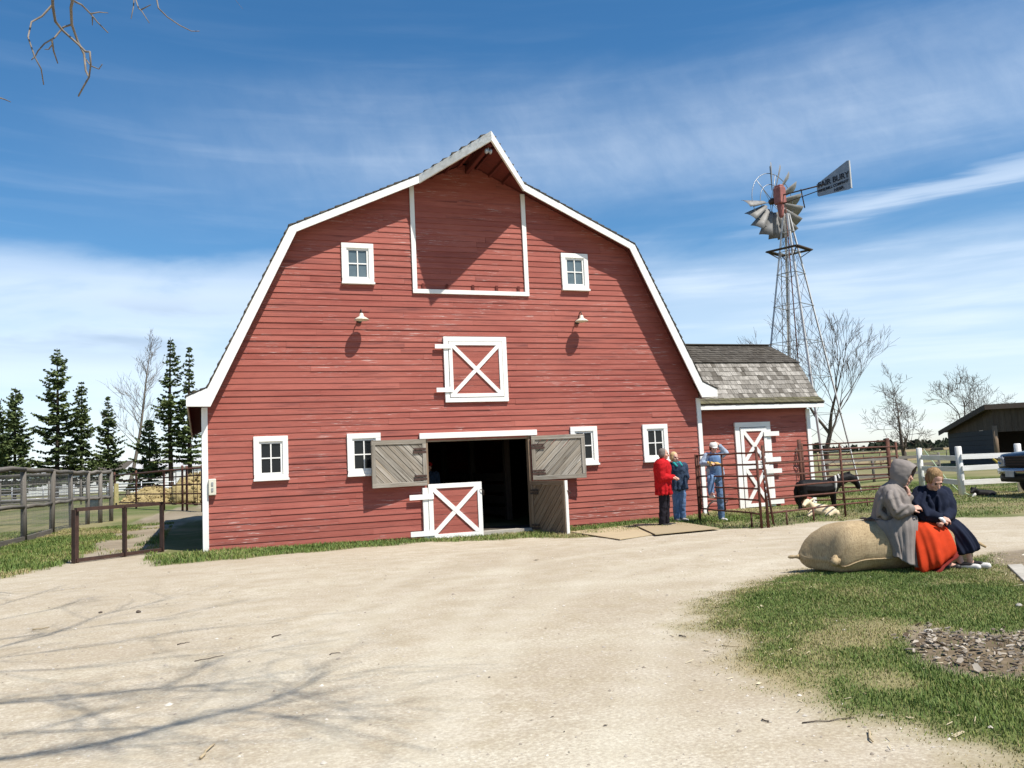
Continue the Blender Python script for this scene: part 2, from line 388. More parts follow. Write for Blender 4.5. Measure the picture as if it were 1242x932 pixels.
M['fur_black'] = mk_hair('black coat', (.004, .0035, .0035), (.011, .009, .009)); M['fur_cream'] = mk_hair('cream coat', (.56, .44, .27), (.72, .60, .42)); M['fur_white'] = mk_hair('white coat', (.55, .52, .48), (.7, .68, .63))
def mk_burlap():
    k = NT('burlap', .95, .1); p = k.obj()
    w1 = k.noise(k.scale(p, (260, 20, 20)), 1.0, 2, .5); w2 = k.noise(k.scale(p, (20, 260, 260)), 1.0, 2, .5); n1 = k.noise(p, 3.0, 5, .6)
    c = k.mix(k.ramp(n1, .36, .64), (.38, .285, .165), (.49, .375, .225)); c = k.mix(k.ramp(k.noise(p, 1.2, 4, .6), .52, .7, 0, .35), c, (.29, .21, .12)); h = k.math('ADD', w1, w2)
    c = k.mix(k.ramp(h, .8, 1.1, .65, 0), c, (.16, .105, .055)); k.base(c); k.bump(h, .5, .004); return k.m
M['burlap'] = mk_burlap()
M['hay'] = m_simple('yellow straw', (.42, .33, .155), (.25, .19, .09), 14, .9, .1, 0, .6)
M['bark'] = m_simple('grey tree bark', (.13, .105, .085), (.07, .055, .045), 12, .95, .1, 0, .4, (.4, 3, 3))
M['bark_pale'] = m_simple('pale grey twigs', (.26, .225, .19), (.15, .125, .10), 8, .95, .1)
M['bark_dark'] = m_simple('dark spruce trunk', (.075, .055, .042), (.04, .03, .024), 8, .95, .1)
def mk_leaf(name, a, b, rough=.7):
    k = NT(name, rough, .2); k.base(k.mix(k.attr('rnd'), a, b)); return k.m
M['needle'] = mk_leaf('spruce needles', (.028, .050, .017), (.135, .165, .052))
M['chips'] = mk_leaf('wood chips', (.08, .055, .035), (.46, .40, .32), .9)
M['treeline'] = mk_leaf('far woods', (.018, .026, .016), (.05, .06, .035), .9)

# ------------------------------------------------------------------ ground
def vnoise(x, y, seed=0):
    xi = np.floor(x).astype(np.int64); yi = np.floor(y).astype(np.int64); fx = x-xi; fy = y-yi
    fx = fx*fx*(3-2*fx); fy = fy*fy*(3-2*fy)
    def h(a, b):
        n = (a*374761393+b*668265263+seed*974634777) & 0xffffffff
        n = ((n ^ (n >> 13))*1274126177) & 0xffffffff
        return ((n ^ (n >> 16)) & 0xffff)/65535.0
    return (h(xi, yi)*(1-fx)+h(xi+1, yi)*fx)*(1-fy)+(h(xi, yi+1)*(1-fx)+h(xi+1, yi+1)*fx)*fy
def fbm(x, y, sc, oct=4, seed=0):
    s = 0; a = .5; t = 0
    for i in range(oct): s = s+a*vnoise(x*sc, y*sc, seed+i*17); t += a; a *= .55; sc *= 2.03
    return s/t
def sdf(px, py, poly):
    """signed distance, positive inside"""
    P = np.array(poly); n = len(P); d = np.full(px.shape, 1e9); ins = np.zeros(px.shape, bool)
    for i in range(n):
        ax, ay = P[i]; bx, by = P[(i+1) % n]; ex, ey = bx-ax, by-ay
        t = np.clip(((px-ax)*ex+(py-ay)*ey)/(ex*ex+ey*ey+1e-12), 0, 1)
        d = np.minimum(d, np.hypot(px-ax-t*ex, py-ay-t*ey))
        c = ((ay > py) != (by > py)) & (px < (bx-ax)*(py-ay)/(by-ay+1e-15)+ax); ins ^= c
    return np.where(ins, d, -d)
def gp(l): return [tuple(G(u, v)[:2]) for u, v in l]
def ss(x, a, b): t = np.clip((x-a)/(b-a), 0, 1); return t*t*(3-2*t)
YARD = gp([(0, 703), (50, 692), (88, 684), (96, 676), (128, 652), (160, 634), (196, 622), (232, 614), (262, 610)]) + [(-4.5, 30), (-5.0, 22), (-6.9, 12), (-7.2, 4.5)] + \
    gp([(188, 676), (192, 687), (262, 681), (340, 672), (420, 664), (470, 658), (506, 653), (640, 646), (700, 647), (760, 643), (800, 644), (870, 641), (930, 640), (985, 633), (1060, 629), (1140, 628), (1242, 626)]) + \
    [(20, -5.5), (40, -3), (44, -12), (14, -18), (6, -26), (-20, -26), (-16, -14)]
PATCH = gp([(843, 750), (856, 724), (898, 708), (940, 699), (985, 690), (1040, 686), (1100, 684), (1160, 680), (1196, 674), (1212, 672), (1236, 690), (1275, 712)]) + [(6, -13.5), (5, -20), (-1.5, -19.5)] + \
    gp([(1242, 936), (1180, 912), (1085, 886), (1000, 866), (930, 838), (882, 812), (854, 782)])
BARKP = gp([(1098, 786), (1112, 768), (1150, 776), (1200, 778), (1260, 772), (1275, 800), (1250, 826), (1190, 828), (1130, 812)])
DIRT_R = gp([(1186, 690), (1200, 672), (1242, 664), (1300, 664), (1330, 700), (1270, 712), (1226, 688)])
TRK = [[(540, 960), (590, 860), (680, 780), (800, 700), (930, 664), (1100, 652), (1300, 648)], [(300, 960), (430, 830), (560, 730), (700, 682), (850, 662), (1000, 655)], [(330, 940), (420, 800), (520, 720), (585, 672)]]
def seg_dist(x, y, P):
    d = np.full(x.shape, 1e9)
    for (ax, ay), (bx, by) in zip(P[:-1], P[1:]):
        ex, ey = bx-ax, by-ay; t = np.clip(((x-ax)*ex+(y-ay)*ey)/(ex*ex+ey*ey), 0, 1); d = np.minimum(d, np.hypot(x-ax-t*ex, y-ay-t*ey))
    return d
def smooth_pl(P):
    P = [np.array(q) for q in P]
    for _ in range(3): P = [P[0]]+[q for a, b in zip(P[:-1], P[1:]) for q in (a*.75+b*.25, a*.25+b*.75)]+[P[-1]]
    return P
TRW = [smooth_pl(gp(t)) for t in TRK]
def tracks(x, y):
    m = np.zeros(x.shape)
    wob = (fbm(x, y, .8, 3, 61)-.5)*.35
    for t in TRW:
        d = seg_dist(x, y, t)+wob
        m = np.maximum(m, np.exp(-((np.abs(d)-.78)/.20)**2))
    return m*(.35+.9*fbm(x, y, .7, 4, 63))
def ground_z(x, y):
    z = -.13*np.exp(-((x-.4)**2)/(2*2.6**2)-((y+1.1)**2)/(2*1.9**2))
    z = z+(fbm(x, y, .45, 4, 3)-.5)*.05*np.clip((np.abs(y)-.2)/2, 0, 1)
    sp = sdf(x, y, PATCH); z = z+.05*ss(sp, -.2, .9)
    far = np.clip((np.hypot(x+6, y+19)-60)/200, 0, 1)
    return z+far*(fbm(x, y, .008, 3, 9)-.5)*1.2
def masks(x, y):
    """grass cover 0..1, straw dryness 0..1, bare soil 0..1"""
    j = (fbm(x, y, 1.3, 4, 5)-.5)*.75+(fbm(x, y, 7, 3, 8)-.5)*.35
    yard = sdf(x, y, YARD); pat = sdf(x, y, PATCH)
    near = ss(np.hypot(x+6, y+19), 60, 30)
    g = 1-ss(yard+j*.9, -.12, .22)
    gpat = ss(pat+j*1.0, -.30, .35)
    g = np.maximum(g, gpat)
    inpat = pat > -.6
    dry = np.where(inpat, ss(fbm(x, y, .9, 4, 21), .57, .80)*.7+1.0*(1-ss(pat+j*.7, -.15, .5)), ss(fbm(x, y, .5, 4, 31), .45, .65)*.7)
    bk = ss(sdf(x, y, BARKP)+j*.35, -.1, .12)
    dr = ss(sdf(x, y, DIRT_R)+j*.5, -.1, .25)
    g = g*(1-bk*.92)*(1-dr*.8)
    # worn strip in front of the sack
    st = np.exp(-((x-(-.1+.62*(y+11.9)))**2+0*(y))/(.9**2))*0
    pathm = ss(y, -.5, 2.0)*ss(x, -5.0, -6.2)*(1-g)*(.30+.5*fbm(x, y, .9, 4, 71)); g = np.maximum(g, ss(y, 0, 3)*ss(x, -5.5, -6.0)*ss(fbm(x, y, .8, 4, 73), .52, .68)*.8)
    soil = np.maximum(np.maximum(bk, dr*.75), pathm)
    return g, np.clip(dry, 0, 1), np.clip(soil, 0, 1)
def axis(lo, hi, step, far, grow=1.22):
    a = list(np.arange(lo, hi+step*.5, step)); s = step
    while a[-1] < far: s *= grow; a.append(a[-1]+s)
    s = step; b = []; c = lo
    while c > -far: s *= grow; c -= s; b.append(c)
    return np.array(b[::-1]+a)
gxs = axis(-13.0, 15.0, .085, 2600); gys = axis(-16.5, 6.0, .085, 2600)
GX, GY = np.meshgrid(gxs, gys); fx_, fy_ = GX.ravel(), GY.ravel()
gz = ground_z(fx_, fy_); nx, ny = len(gxs), len(gys)
idx = np.arange(nx*ny).reshape(ny, nx)
GF = np.stack([idx[:-1, :-1].ravel(), idx[:-1, 1:].ravel(), idx[1:, 1:].ravel(), idx[1:, :-1].ravel()], 1)
def mk_ground():
    k = NT('yard ground', .95, .12); p = k.pos(); sepn = k.n('ShaderNodeSeparateColor'); k.l(k.attr('gmask', 'Color'), sepn.inputs[0])
    gr, dry, soil = sepn.outputs[0], sepn.outputs[1], sepn.outputs[2]
    b1 = k.noise(k.scale(p, (.22, .22, .22)), 1.0, 5, .6); b2 = k.noise(p, 3.0, 6, .65); b3 = k.noise(p, 38, 4, .7); b4 = k.noise(k.scale(p, (.28, .75, .5), (0, 0, .5)), 1.0, 5, .62)
    c = k.mix(k.ramp(b1, .36, .64), (.425, .365, .275), (.54, .485, .38)); c = k.mix(k.ramp(b2, .36, .64, 0, .75), c, (.37, .31, .21))
    c = k.mix(k.ramp(b4, .53, .70, 0, .55), c, (.57, .525, .41)); c = k.mix(k.ramp(b3, .40, .60, .5, 0), c, (.25, .19, .135))
    c = k.mix(k.ramp(b3, .60, .72, 0, .5), c, (.68, .63, .54))
    v = k.vor(p, 21); c = k.mix(k.ramp(v, .0, .16, .40, 0), c, (.32, .27, .21))
    c = k.mix(k.math('MULTIPLY', k.attr('gmask', 'Alpha'), .30), c, (.60, .56, .45))
    st1 = k.noise(k.scale(p, (.5, 1.3, .5)), 1.0, 5, .65); c = k.mix(k.ramp(st1, .60, .74, 0, .55), c, (.30, .245, .17))
    # grass / field turf
    f1 = k.noise(k.scale(p, (.05, .16, .1)), 1.0, 5, .6); f2 = k.noise(p, 6, 5, .7)
    t = k.mix(k.ramp(f2, .32, .68), (.06, .085, .02), (.13, .155, .045)); t = k.mix(dry, t, (.28, .23, .12)); t = k.mix(k.ramp(f1, .42, .62, 0, .7), t, (.21, .18, .10))
    c = k.mix(gr, c, t)
    sl = k.mix(k.ramp(f2, .3, .7), (.085, .062, .038), (.215, .165, .105)); c = k.mix(soil, c, sl)
    k.base(c); h = k.math('ADD', k.math('MULTIPLY', b3, .5), k.math('ADD', k.math('MULTIPLY', b2, 1.4), k.math('MULTIPLY', k.ramp(v, 0, .3), .25)))
    k.bump(h, .42, .02); return k.m
M['ground'] = mk_ground()
ground = raw_mesh('ground', np.stack([fx_, fy_, gz], 1), GF, M['ground'])
mg, md, ms = masks(fx_, fy_)
ca = ground.data.color_attributes.new('gmask', 'FLOAT_COLOR', 'POINT')
ca.data.foreach_set('color', np.stack([mg, md, ms, np.clip(tracks(fx_, fy_)*.75, 0, 1)], 1).astype(np.float32).ravel())
ground.data.polygons.foreach_set('use_smooth', np.ones(len(GF), bool)); tag(ground, kind='structure')
def gz1(x, y): return float(ground_z(np.array([float(x)]), np.array([float(y)]))[0])
def GZ(u, v):
    p = G(u, v)
    for _ in range(3): p = G(u, v, gz1(p.x, p.y))
    return p
# ------------------------------------------------------------------ grass: blades of the lawn, verge and corral
def blades(n, xr, yr, hgt, wid, dens=None, only=None):
    x = RNG.uniform(*xr, n); y = RNG.uniform(*yr, n)
    g, d, s = masks(x, y); keep = RNG.random(n) < g**1.3*(1-.50*d**1.2 if dens is None else dens)
    if only is not None: keep &= sdf(x, y, only) > 0
    keep &= ~((x > -6.1) & (x < 6.1) & (y > -.03) & (y < 15.5)) & ~((x > 6) & (x < 10.35) & (y > .92) & (y < 4.6))
    x, y, d = x[keep], y[keep], d[keep]; m = len(x); z = ground_z(x, y)
    tuft = fbm(x, y, 2.2, 3, 41); h = hgt*(.45+1.0*tuft)*RNG.uniform(.6, 1.3, m)*(1-.55*d); a = RNG.uniform(0, 2*PI, m)
    lx, ly = np.cos(a), np.sin(a); lean = RNG.uniform(.15, .9, m)*h; b = a+RNG.uniform(.9, 2.2, m); ox, oy = np.cos(b)*wid, np.sin(b)*wid
    V = np.empty((m, 5, 3))
    V[:, 0] = np.stack([x-ox, y-oy, z-.004], 1); V[:, 1] = np.stack([x+ox, y+oy, z-.004], 1)
    V[:, 2] = np.stack([x+ox*.7+lx*lean*.35, y+oy*.7+ly*lean*.35, z+h*.6], 1); V[:, 3] = np.stack([x-ox*.7+lx*lean*.35, y-oy*.7+ly*lean*.35, z+h*.6], 1)
    V[:, 4] = np.stack([x+lx*lean, y+ly*lean, z+h], 1)
    i = np.arange(m)[:, None]*5
    F = np.concatenate([i+[0, 1, 2], i+[0, 2, 3], i+[3, 2, 4]], 0)
    r = np.clip(RNG.normal(.36, .17, m)+d*RNG.uniform(.25, .85, m)+(fbm(x, y, 1.1, 3, 77)-.5)*.7, 0, 1)
    return V.reshape(-1, 3), F, np.concatenate([r]*3)
parts = []; off = 0
VERGE = gp([(-30, 704), (-30, 660), (30, 655), (86, 632), (130, 615), (205, 612), (196, 624), (160, 637), (128, 655), (92, 682), (50, 696)])
for args in (dict(n=520000, xr=(-3.0, 6.2), yr=(-17.5, -9.0), hgt=.024, wid=.0030),
             dict(n=44000, xr=(-8.0, 6.3), yr=(-2.6, -.02), hgt=.065, wid=.006, dens=.7),
             dict(n=150000, xr=(-13, -7), yr=(-3.2, 14), hgt=.075, wid=.007, dens=.70),
             dict(n=150000, xr=(1, 26), yr=(-6, 8), hgt=.042, wid=.008, dens=.62)):
    V, F, r = blades(**args); parts.append((V, F+off, r)); off += len(V)
def mk_grass():
    k = NT('grass blades', .6, .25); r = k.attr('rnd'); c = k.mix(k.ramp(r, 0, .45), (.055, .10, .018), (.15, .205, .045))
    c = k.mix(k.ramp(r, .45, .62), c, (.22, .21, .065)); c = k.mix(k.ramp(r, .62, .85), c, (.36, .29, .15)); k.base(c)
    return k.m
M['grass'] = mk_grass()
grass = raw_mesh('grass', np.concatenate([p[0] for p in parts]), np.concatenate([p[1] for p in parts]), M['grass'], None, np.concatenate([p[2] for p in parts]))
tag(grass, 'short spring grass growing on the lawn, verge and corral', 'grass', kind='stuff')

# ------------------------------------------------------------------ barn
def clip_poly(poly, a, b, c):
    """keep a*x+b*y<=c"""
    out = []
    for i in range(len(poly)):
        p, q = poly[i], poly[(i+1) % len(poly)]; dp, dq = a*p[0]+b*p[1]-c, a*q[0]+b*q[1]-c
        if dp <= 0: out.append(p)
        if dp*dq < 0: t = dp/(dp-dq); out.append((p[0]+(q[0]-p[0])*t, p[1]+(q[1]-p[1])*t))
    return out
def hw(z):
    if z < 3.15: return 6.06
    if z < 6.84: return 5.90-(z-3.38)*(1.715/3.52)+.02
    return max(0.0, (8.80-z)/.4655)
def clapboards(mb, hwf, zlo, zhi, y, holes, xlo=None, course=.135):
    z = zlo; row = 0
    while z < zhi-1e-3:
        z1 = min(z+course, zhi); w0, w1 = hwf(z), hwf(z1)
        xa, xb = (-w0, w0) if xlo is None else (xlo, w0)
        ints = [(xa, xb)]
        for (hx0, hx1, hz0, hz1) in holes:
            zc = (z+z1)/2
            if hz0 < zc < hz1:
                nw = []
                for a, b in ints:
                    if hx1 <= a or hx0 >= b: nw.append((a, b)); continue
                    if hx0 > a: nw.append((a, hx0))
                    if hx1 < b: nw.append((hx1, b))
                ints = nw
        for a, b in ints:
            x = a; first = True
            while x < b-1e-4:
                L = random.uniform(2.4, 5.2) if not first else random.uniform(.8, 5.0); first = False
                x2 = min(x+L, b); x2 = b if b-x2 < .5 else x2
                r = random.random(); o = random.uniform(-.003, .003); j0, j1 = random.uniform(-.004, .003), random.uniform(-.004, .003)
                g = .0015 if x2 < b else 0
                sA = w1/w0 if w0 > 0 and xlo is None and abs(abs(x)-w0) < 1e-6 else 1; sB = w1/w0 if w0 > 0 and xlo is None and abs(abs(x2)-w0) < 1e-6 else 1
                yb = y-.016-random.uniform(0, .009)+o; yt = y-.006
                vs = [(x+g, yb, z+j0), (x2-g, yb, z+j1), ((x2-g)*sB, yt, z1), ((x+g)*sA, yt, z1), (x+g, y, z+j0), (x2-g, y, z+j1)]
                Lx = x2-x; gc = [(0, 0, 0), (Lx, 0, 0), (Lx, 0, .135), (0, 0, .135), (0, .03, 0), (Lx, .03, 0)]
                mb.add(vs, [(0, 1, 2, 3), (4, 5, 1, 0)], gc, r)
                x = x2
        z = z1; row += 1
barn = thing('barn', 'large red gambrel barn with white trim, pointed hay hood and open wooden doors', 'barn', (0, 0, 0))
WINS = [(-5.06, -4.343, 1.39, 2.345, 'glass'), (4.343, 5.06, 1.39, 2.345, 'glass'), (-3.072, -2.32, 1.39, 2.345, 'glass'), (2.35, 3.072, 1.39, 2.345, 'glass'),
        (-3.081, -2.349, 5.732, 6.682, 'glass_dusty'), (2.349, 3.081, 5.732, 6.682, 'glass_dusty')]
DOOR = (-1.29, 1.29, -.3, 2.17)
b = MB(); clapboards(b, hw, -.16, 8.75, 0.0, [DOOR]+[(w[0]+.11, w[1]-.11, w[2]+.11, w[3]-.1) for w in WINS]); front = b.build('front_wall', M['red'], barn)
b = MB()          # backing of the front wall, keeps the interior dark
def solid_wall(mb, holes, y0, y1):
    xs = sorted({-6.0, 6.0}|{h[0] for h in holes}|{h[1] for h in holes}); 
    for a, c in zip(xs[:-1], xs[1:]):
        m = (a+c)/2; zs = [(-.2, min(3.0, 9))]
        hs = [h for h in holes if h[0] <= m <= h[1]]
        z = -.2; segs = []
        for h in sorted(hs, key=lambda q: q[2]):
            if h[2] > z: segs.append((z, h[2]))
            z = max(z, h[3])
        if z < 2.9: segs.append((z, 2.9))
        for s0, s1 in segs: mb.box(a, c, y0, y1, s0, s1)
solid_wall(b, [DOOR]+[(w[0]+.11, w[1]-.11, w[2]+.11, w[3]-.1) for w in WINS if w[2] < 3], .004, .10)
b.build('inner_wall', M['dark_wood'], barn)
for sgn in (-1, 1):
    b = MB(); z = -.15
    while z < 3.1:
        b.frame((sgn*6.035, 7.45, z+.0675), (0, 1, 0), (1, 0, .16*sgn*0), (0, 0, 1), 14.9, .05, .128); z += .135
    b.build('side_wall', M['red'], barn)
    b = MB(); b.box(sgn*5.93, sgn*5.99, .1, 14.8, -.15, 3.2); b.build('light_block_panel', M['black'], barn)  # added unseen dark panel, blocks daylight leaking between the side wall boards
b = MB(); prof = [(-6.0, -.15), (6.0, -.15), (6.0, 3.1), (4.1, 6.75), (0, 8.7), (-4.1, 6.75), (-6.0, 3.1)]
b.prism([(x, 14.85, z) for x, z in prof], (0, .05, 0)); b.build('back_wall', M['red'], barn)
b = MB(); b.box(-5.98, 5.98, .12, 14.8, 2.62, 2.72); b.build('loft_floor', M['dark_wood'], barn)
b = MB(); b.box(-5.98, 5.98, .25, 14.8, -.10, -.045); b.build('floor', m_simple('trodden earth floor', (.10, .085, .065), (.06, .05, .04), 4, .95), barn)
b = MB(); b.box(-1.29, 1.29, -.06, .25, -.2, -.02); b.build('threshold', M['concrete'], barn)
for xx in (-1.82, 1.83):
    b = MB(); pw = .08
    for zz in (.1, .42, .74, 1.06): b.box(xx-.02, xx+.02, 3.2, 9.6, zz, zz+.22)
    for yy in (3.2, 6.4, 9.6): b.box(xx-pw, xx+pw, yy-pw, yy+pw, -.05, 2.62)
    b.build('stall_partition', M['dark_wood'], barn)
for q in ((-1.25, -1.0, 1.9, 2.25), (-.75, -.6, 2.08, 2.24), (-.56, -.44, 2.08, 2.24)):
    b = MB(); b.box(q[0], q[1], 14.78, 14.82, q[2], q[3]); b.build('daylight_glow_panel', M['day'], barn)  # glowing panels on the closed back wall imitate daylight from rear windows
# roof: deck, shingles, hood
def shingle_plane(mb, o, al, upv, start, end, width, rows, tone=None, thick=.018, lift=.045, hjit=.012):
    """o: lower edge origin; al: unit vector along the courses; upv: vector of the full slope"""
    o = Vector(o); al = Vector(al).normalized(); S = Vector(upv); ul = S.length; u = S/ul; n = al.cross(u); n = n if n.z > 0 else -n
    ch = ul/rows
    for r in range(rows):
        s0 = r*ch; x0 = start(s0/ul); x1 = end(s0/ul); x = x0-random.uniform(0, width)
        while x < x1:
            w = width*random.uniform(.65, 1.35); a = max(x, x0); c = min(x+w-.006, x1)
            if c-a > .012:
                h0 = s0-random.uniform(0, hjit); h1 = min(s0+ch*1.25, ul); k = lift*random.uniform(.75, 1.2)
                p = [o+al*a+u*h0+n*k, o+al*c+u*h0+n*k, o+al*c+u*h1+n*thick*.6, o+al*a+u*h1+n*thick*.6, o+al*a+u*h0, o+al*c+u*h0]
                L = h1-h0; gc = [(0, 0, 0), (0, w, 0), (L, w, 0), (L, 0, 0), (0, 0, .02), (0, w, .02)]
                mb.add(p, [(0, 1, 2, 3), (4, 5, 1, 0), (4, 0, 3), (1, 5, 2)], gc, random.random() if tone is None else tone())
            x += w
RIDGE, BRK, KNK, EAV = (0, 8.88), (4.245, 6.90), (5.965, 3.38), (6.39, 3.19)
Y0, Y1 = -.38, 15.25
deck = MB(); roof = MB()
def slab(mb, p, q, sgn, y0, y1, t):
    """roof board between profile points p (upper) and q (lower)"""
    P = [(sgn*p[0], y0[0], p[1]), (sgn*q[0], y0[1], q[1]), (sgn*q[0], y1, q[1]), (sgn*p[0], y1, p[1])]
    nrm = Vector((q[1]-p[1], 0, -(q[0]-p[0]))).normalized(); nrm = Vector((sgn*nrm.x, 0, nrm.z)) if nrm.z < 0 else Vector((-sgn*nrm.x, 0, -nrm.z))
    mb.prism(P, nrm*t)
for sgn in (-1, 1):
    slab(deck, BRK, KNK, sgn, (Y0, Y0), Y1, .05); slab(deck, KNK, EAV, sgn, (Y0, Y0), Y1, .045)
    hx_ = 1.30; mid = (hx_, RIDGE[1]-hx_*.4655)
    slab(deck, mid, BRK, sgn, (Y0, Y0), Y1, .05); slab(deck, RIDGE, mid, sgn, (-1.84, Y0), Y1, .048)
    for (p, q, rows, st) in ((BRK, KNK, 22, None), (KNK, EAV, 3, None), (RIDGE, BRK, 25, 'hood')):
        o = (sgn*q[0], 0, q[1]); up = (sgn*(p[0]-q[0]), 0, p[1]-q[1])
        if st: start = lambda t: Y0-.05-(max(0, (1.30-4.245*(1-t))/1.30)*1.46)
        else: start = lambda t: Y0-.05
        shingle_plane(roof, o, (0, 1, 0), up, start, lambda t: Y1, .28, rows, lift=.04)
roof.build('roof', M['shingle_dark'], barn); deck.build('soffit', M['soffit'], barn)
b = MB()
for sgn in (-1, 1):
    for k in range(3):
        t = .28+.27*k; x = 1.25*(1-t); b.beam((sgn*x, -.02, 8.80-x*.4655), (sgn*x*.98, -.38-1.46*t+.12, 8.80-x*.4655), .05, .09)
b.beam((0, 0, 8.62), (0, -1.72, 8.66), .10, .16); b.build('hood_rafter', M['soffit'], barn)
b = MB(); b.lathe([(.001, 0), (.05, 0), (.065, .02), (.05, .05), (.03, .05), (.03, .09), (.05, .09), (.065, .12), (.05, .15), (.001, .15)], (.075, -1.62, 8.50), (-1, 0, 0), 16); b.beam((0, -1.62, 8.48), (0, -1.62, 8.62), .02, .05); b.build('hay_pulley', M['galv'], barn)
def rake(sgn):
    b = MB(); y = Y0-.035
    lo = [(6.39, 3.185), (5.965, 3.375), (4.243, 6.900), (4.095, 6.79), (5.92, 2.975), (6.39, 2.985)]
    b.prism([(sgn*x, y, z) for x, z in lo], (0, .033, 0))
    up = [(4.240, 6.895), (1.30, 8.270), (1.30, 8.085), (4.096, 6.782)]
    b.prism([(sgn*x, y-.001, z) for x, z in up], (0, .033, 0))
    b.build('rake_trim', M['white'], barn, bevel=.006)
    b = MB(); b.prism([(sgn*1.312, Y0-.036, 8.268), (0, -1.885, 8.875), (0, -1.885, 8.655), (sgn*1.312, Y0-.036, 8.075)], (-sgn*.02, .045, 0)); b.build('hood_trim', M['white_old_shade' if sgn < 0 else 'white'], barn, bevel=.005)  # left board's greyer white paints in its shade, turned from the sun
    b = MB(); b.box(sgn*6.385-.0, sgn*6.355, Y0, Y1, 3.0, 3.165); b.build('eave_fascia', M['white'], barn)
rake(-1); rake(1)
for sgn in (-1, 1):
    b = MB(); xa, xb = sorted((sgn*6.095, sgn*5.975)); b.box(xa, xb, -.055, -.005, -.14, 2.99); b.box(sgn*6.062, sgn*6.097, -.05, .09, -.138, 2.985); b.build('corner_board', M['white'], barn, bevel=.005)
def window(x0, x1, z0, z1, y, gl, parent):
    f = MB(); w = .115
    f.box(x0, x1, y-.062, y-.012, z1-w, z1); f.box(x0, x0+w, y-.060, y-.012, z0+.13, z1-w-.001); f.box(x1-w, x1, y-.060, y-.012, z0+.13, z1-w-.001)
    f.box(x0+.005, x1-.005, y-.061, y-.012, z0+.052, z0+.129)
    fr = f.build('window', M['white'], parent, bevel=.005)
    s = MB(); s.box(x0-.012, x1+.012, y-.10, y-.012, z0, z0+.05); s.build('sill', M['white'], fr, bevel=.006)
    s = MB(); a0, a1, c0, c1 = x0+w, x1-w, z0+.13, z1-w; t = .045
    s.box(a0, a1, y-.032, y+.006, c1-t, c1); s.box(a0, a1, y-.032, y+.006, c0, c0+t); s.box(a0, a0+t, y-.031, y+.006, c0+t, c1-t); s.box(a1-t, a1, y-.031, y+.006, c0+t, c1-t)
    mx_, mz = (a0+a1)/2, (c0+c1)/2; s.box(mx_-.013, mx_+.013, y-.028, y+.004, c0+t, c1-t); s.box(a0+t, a1-t, y-.026, y+.003, mz-.013, mz+.013)
    s.build('sash', M['white'], fr)
    p = MB(); p.box(a0+t-.01, a1-t+.01, y-.006, y+.001, c0+t-.01, c1-t+.01); p.build('pane', M[gl], fr)
    return fr
for w in WINS: window(w[0], w[1], w[2], w[3], 0.0, w[4], barn)
# loft door: white border and strap hinges
b = MB(); b.box(-1.452, -1.345, -.062, -.02, 5.665, 8.12); b.box(1.345, 1.452, -.062, -.02, 5.665, 8.12); b.box(-1.452, 1.452, -.063, -.02, 5.562, 5.662); b.build('loft_door_trim', M['white'], barn, bevel=.004)
for x in (-1.2, -.62, .02, .62, 1.18):
    b = MB(); b.box(x-.03, x+.03, -.045, -.03, 5.66, 5.80); b.build('loft_hinge', M['soffit'], barn)
def xpanel(parent, name, x0, x1, z0, z1, y, fw=.095, boards=None, xw=.09, mat='white'):
    """red boarded leaf with a white border and a white X"""
    p = MB(); z = z0+.004
    while z < z1-.01: p.frame(((x0+x1)/2, y-.012, min(z+.0675, (z+z1)/2)), (1, 0, 0), (0, 1, .0), (0, 0, 1), x1-x0-.01, .03, min(.130, z1-z)); z += .135
    leaf = p.build(name, M['red'], parent)
    f = MB(); f.box(x0, x1, y-.055, y-.028, z1-fw, z1); f.box(x0, x1, y-.055, y-.028, z0, z0+fw); f.box(x0, x0+fw, y-.054, y-.028, z0+fw, z1-fw); f.box(x1-fw, x1, y-.054, y-.028, z0+fw, z1-fw)
    f.build('border', M[mat], leaf, bevel=.004)
    f = MB(); rect = [(x0+fw, z0+fw), (x1-fw, z0+fw), (x1-fw, z1-fw), (x0+fw, z1-fw)]
    for q, (pa, pb) in enumerate((((x0+fw, z0+fw), (x1-fw, z1-fw)), ((x0+fw, z1-fw), (x1-fw, z0+fw)))):
        d = Vector((pb[0]-pa[0], pb[1]-pa[1])).normalized(); n = (-d.y, d.x); c = n[0]*pa[0]+n[1]*pa[1]
        pl = clip_poly(rect, n[0], n[1], c+xw/2); pl = clip_poly(pl, -n[0], -n[1], -(c-xw/2))
        yy = y-.053-.004*q; f.prism([(a, yy, e) for a, e in pl], (0, .024+.004*q, 0))
    f.build('cross_brace', M[mat], leaf)
    return leaf
hd = xpanel(barn, 'hay_door', -.655, .665, 3.115, 4.425, -.03, .085)
b = MB(); b.box(-.775, .785, -.075, -.02, 4.435, 4.545); b.box(-.775, .785, -.075, -.02, 3.0, 3.105); b.box(-.775, -.668, -.074, -.02, 3.106, 4.434); b.box(.675, .785, -.074, -.02, 3.106, 4.434); b.build('hay_door_frame', M['white'], barn, bevel=.004)
for z in (4.26, 3.24):
    b = MB(); b.box(-.99, -.60, -.105, -.078, z, z+.10); b.build('hinge_strap', M['white'], hd)
b = MB(); b.box(-1.43, 1.46, -.085, -.02, 2.172, 2.302); b.build('door_lintel', M['white'], barn, bevel=.005)
b = MB(); b.box(1.235, 1.285, -.03, .12, -.02, 2.17); b.box(-1.285, -1.235, -.03, .12, -.02, 2.17); b.box(-1.235, 1.235, -.02, .12, 2.10, 2.168); b.build('door_jamb', M['brown_wood'], barn)
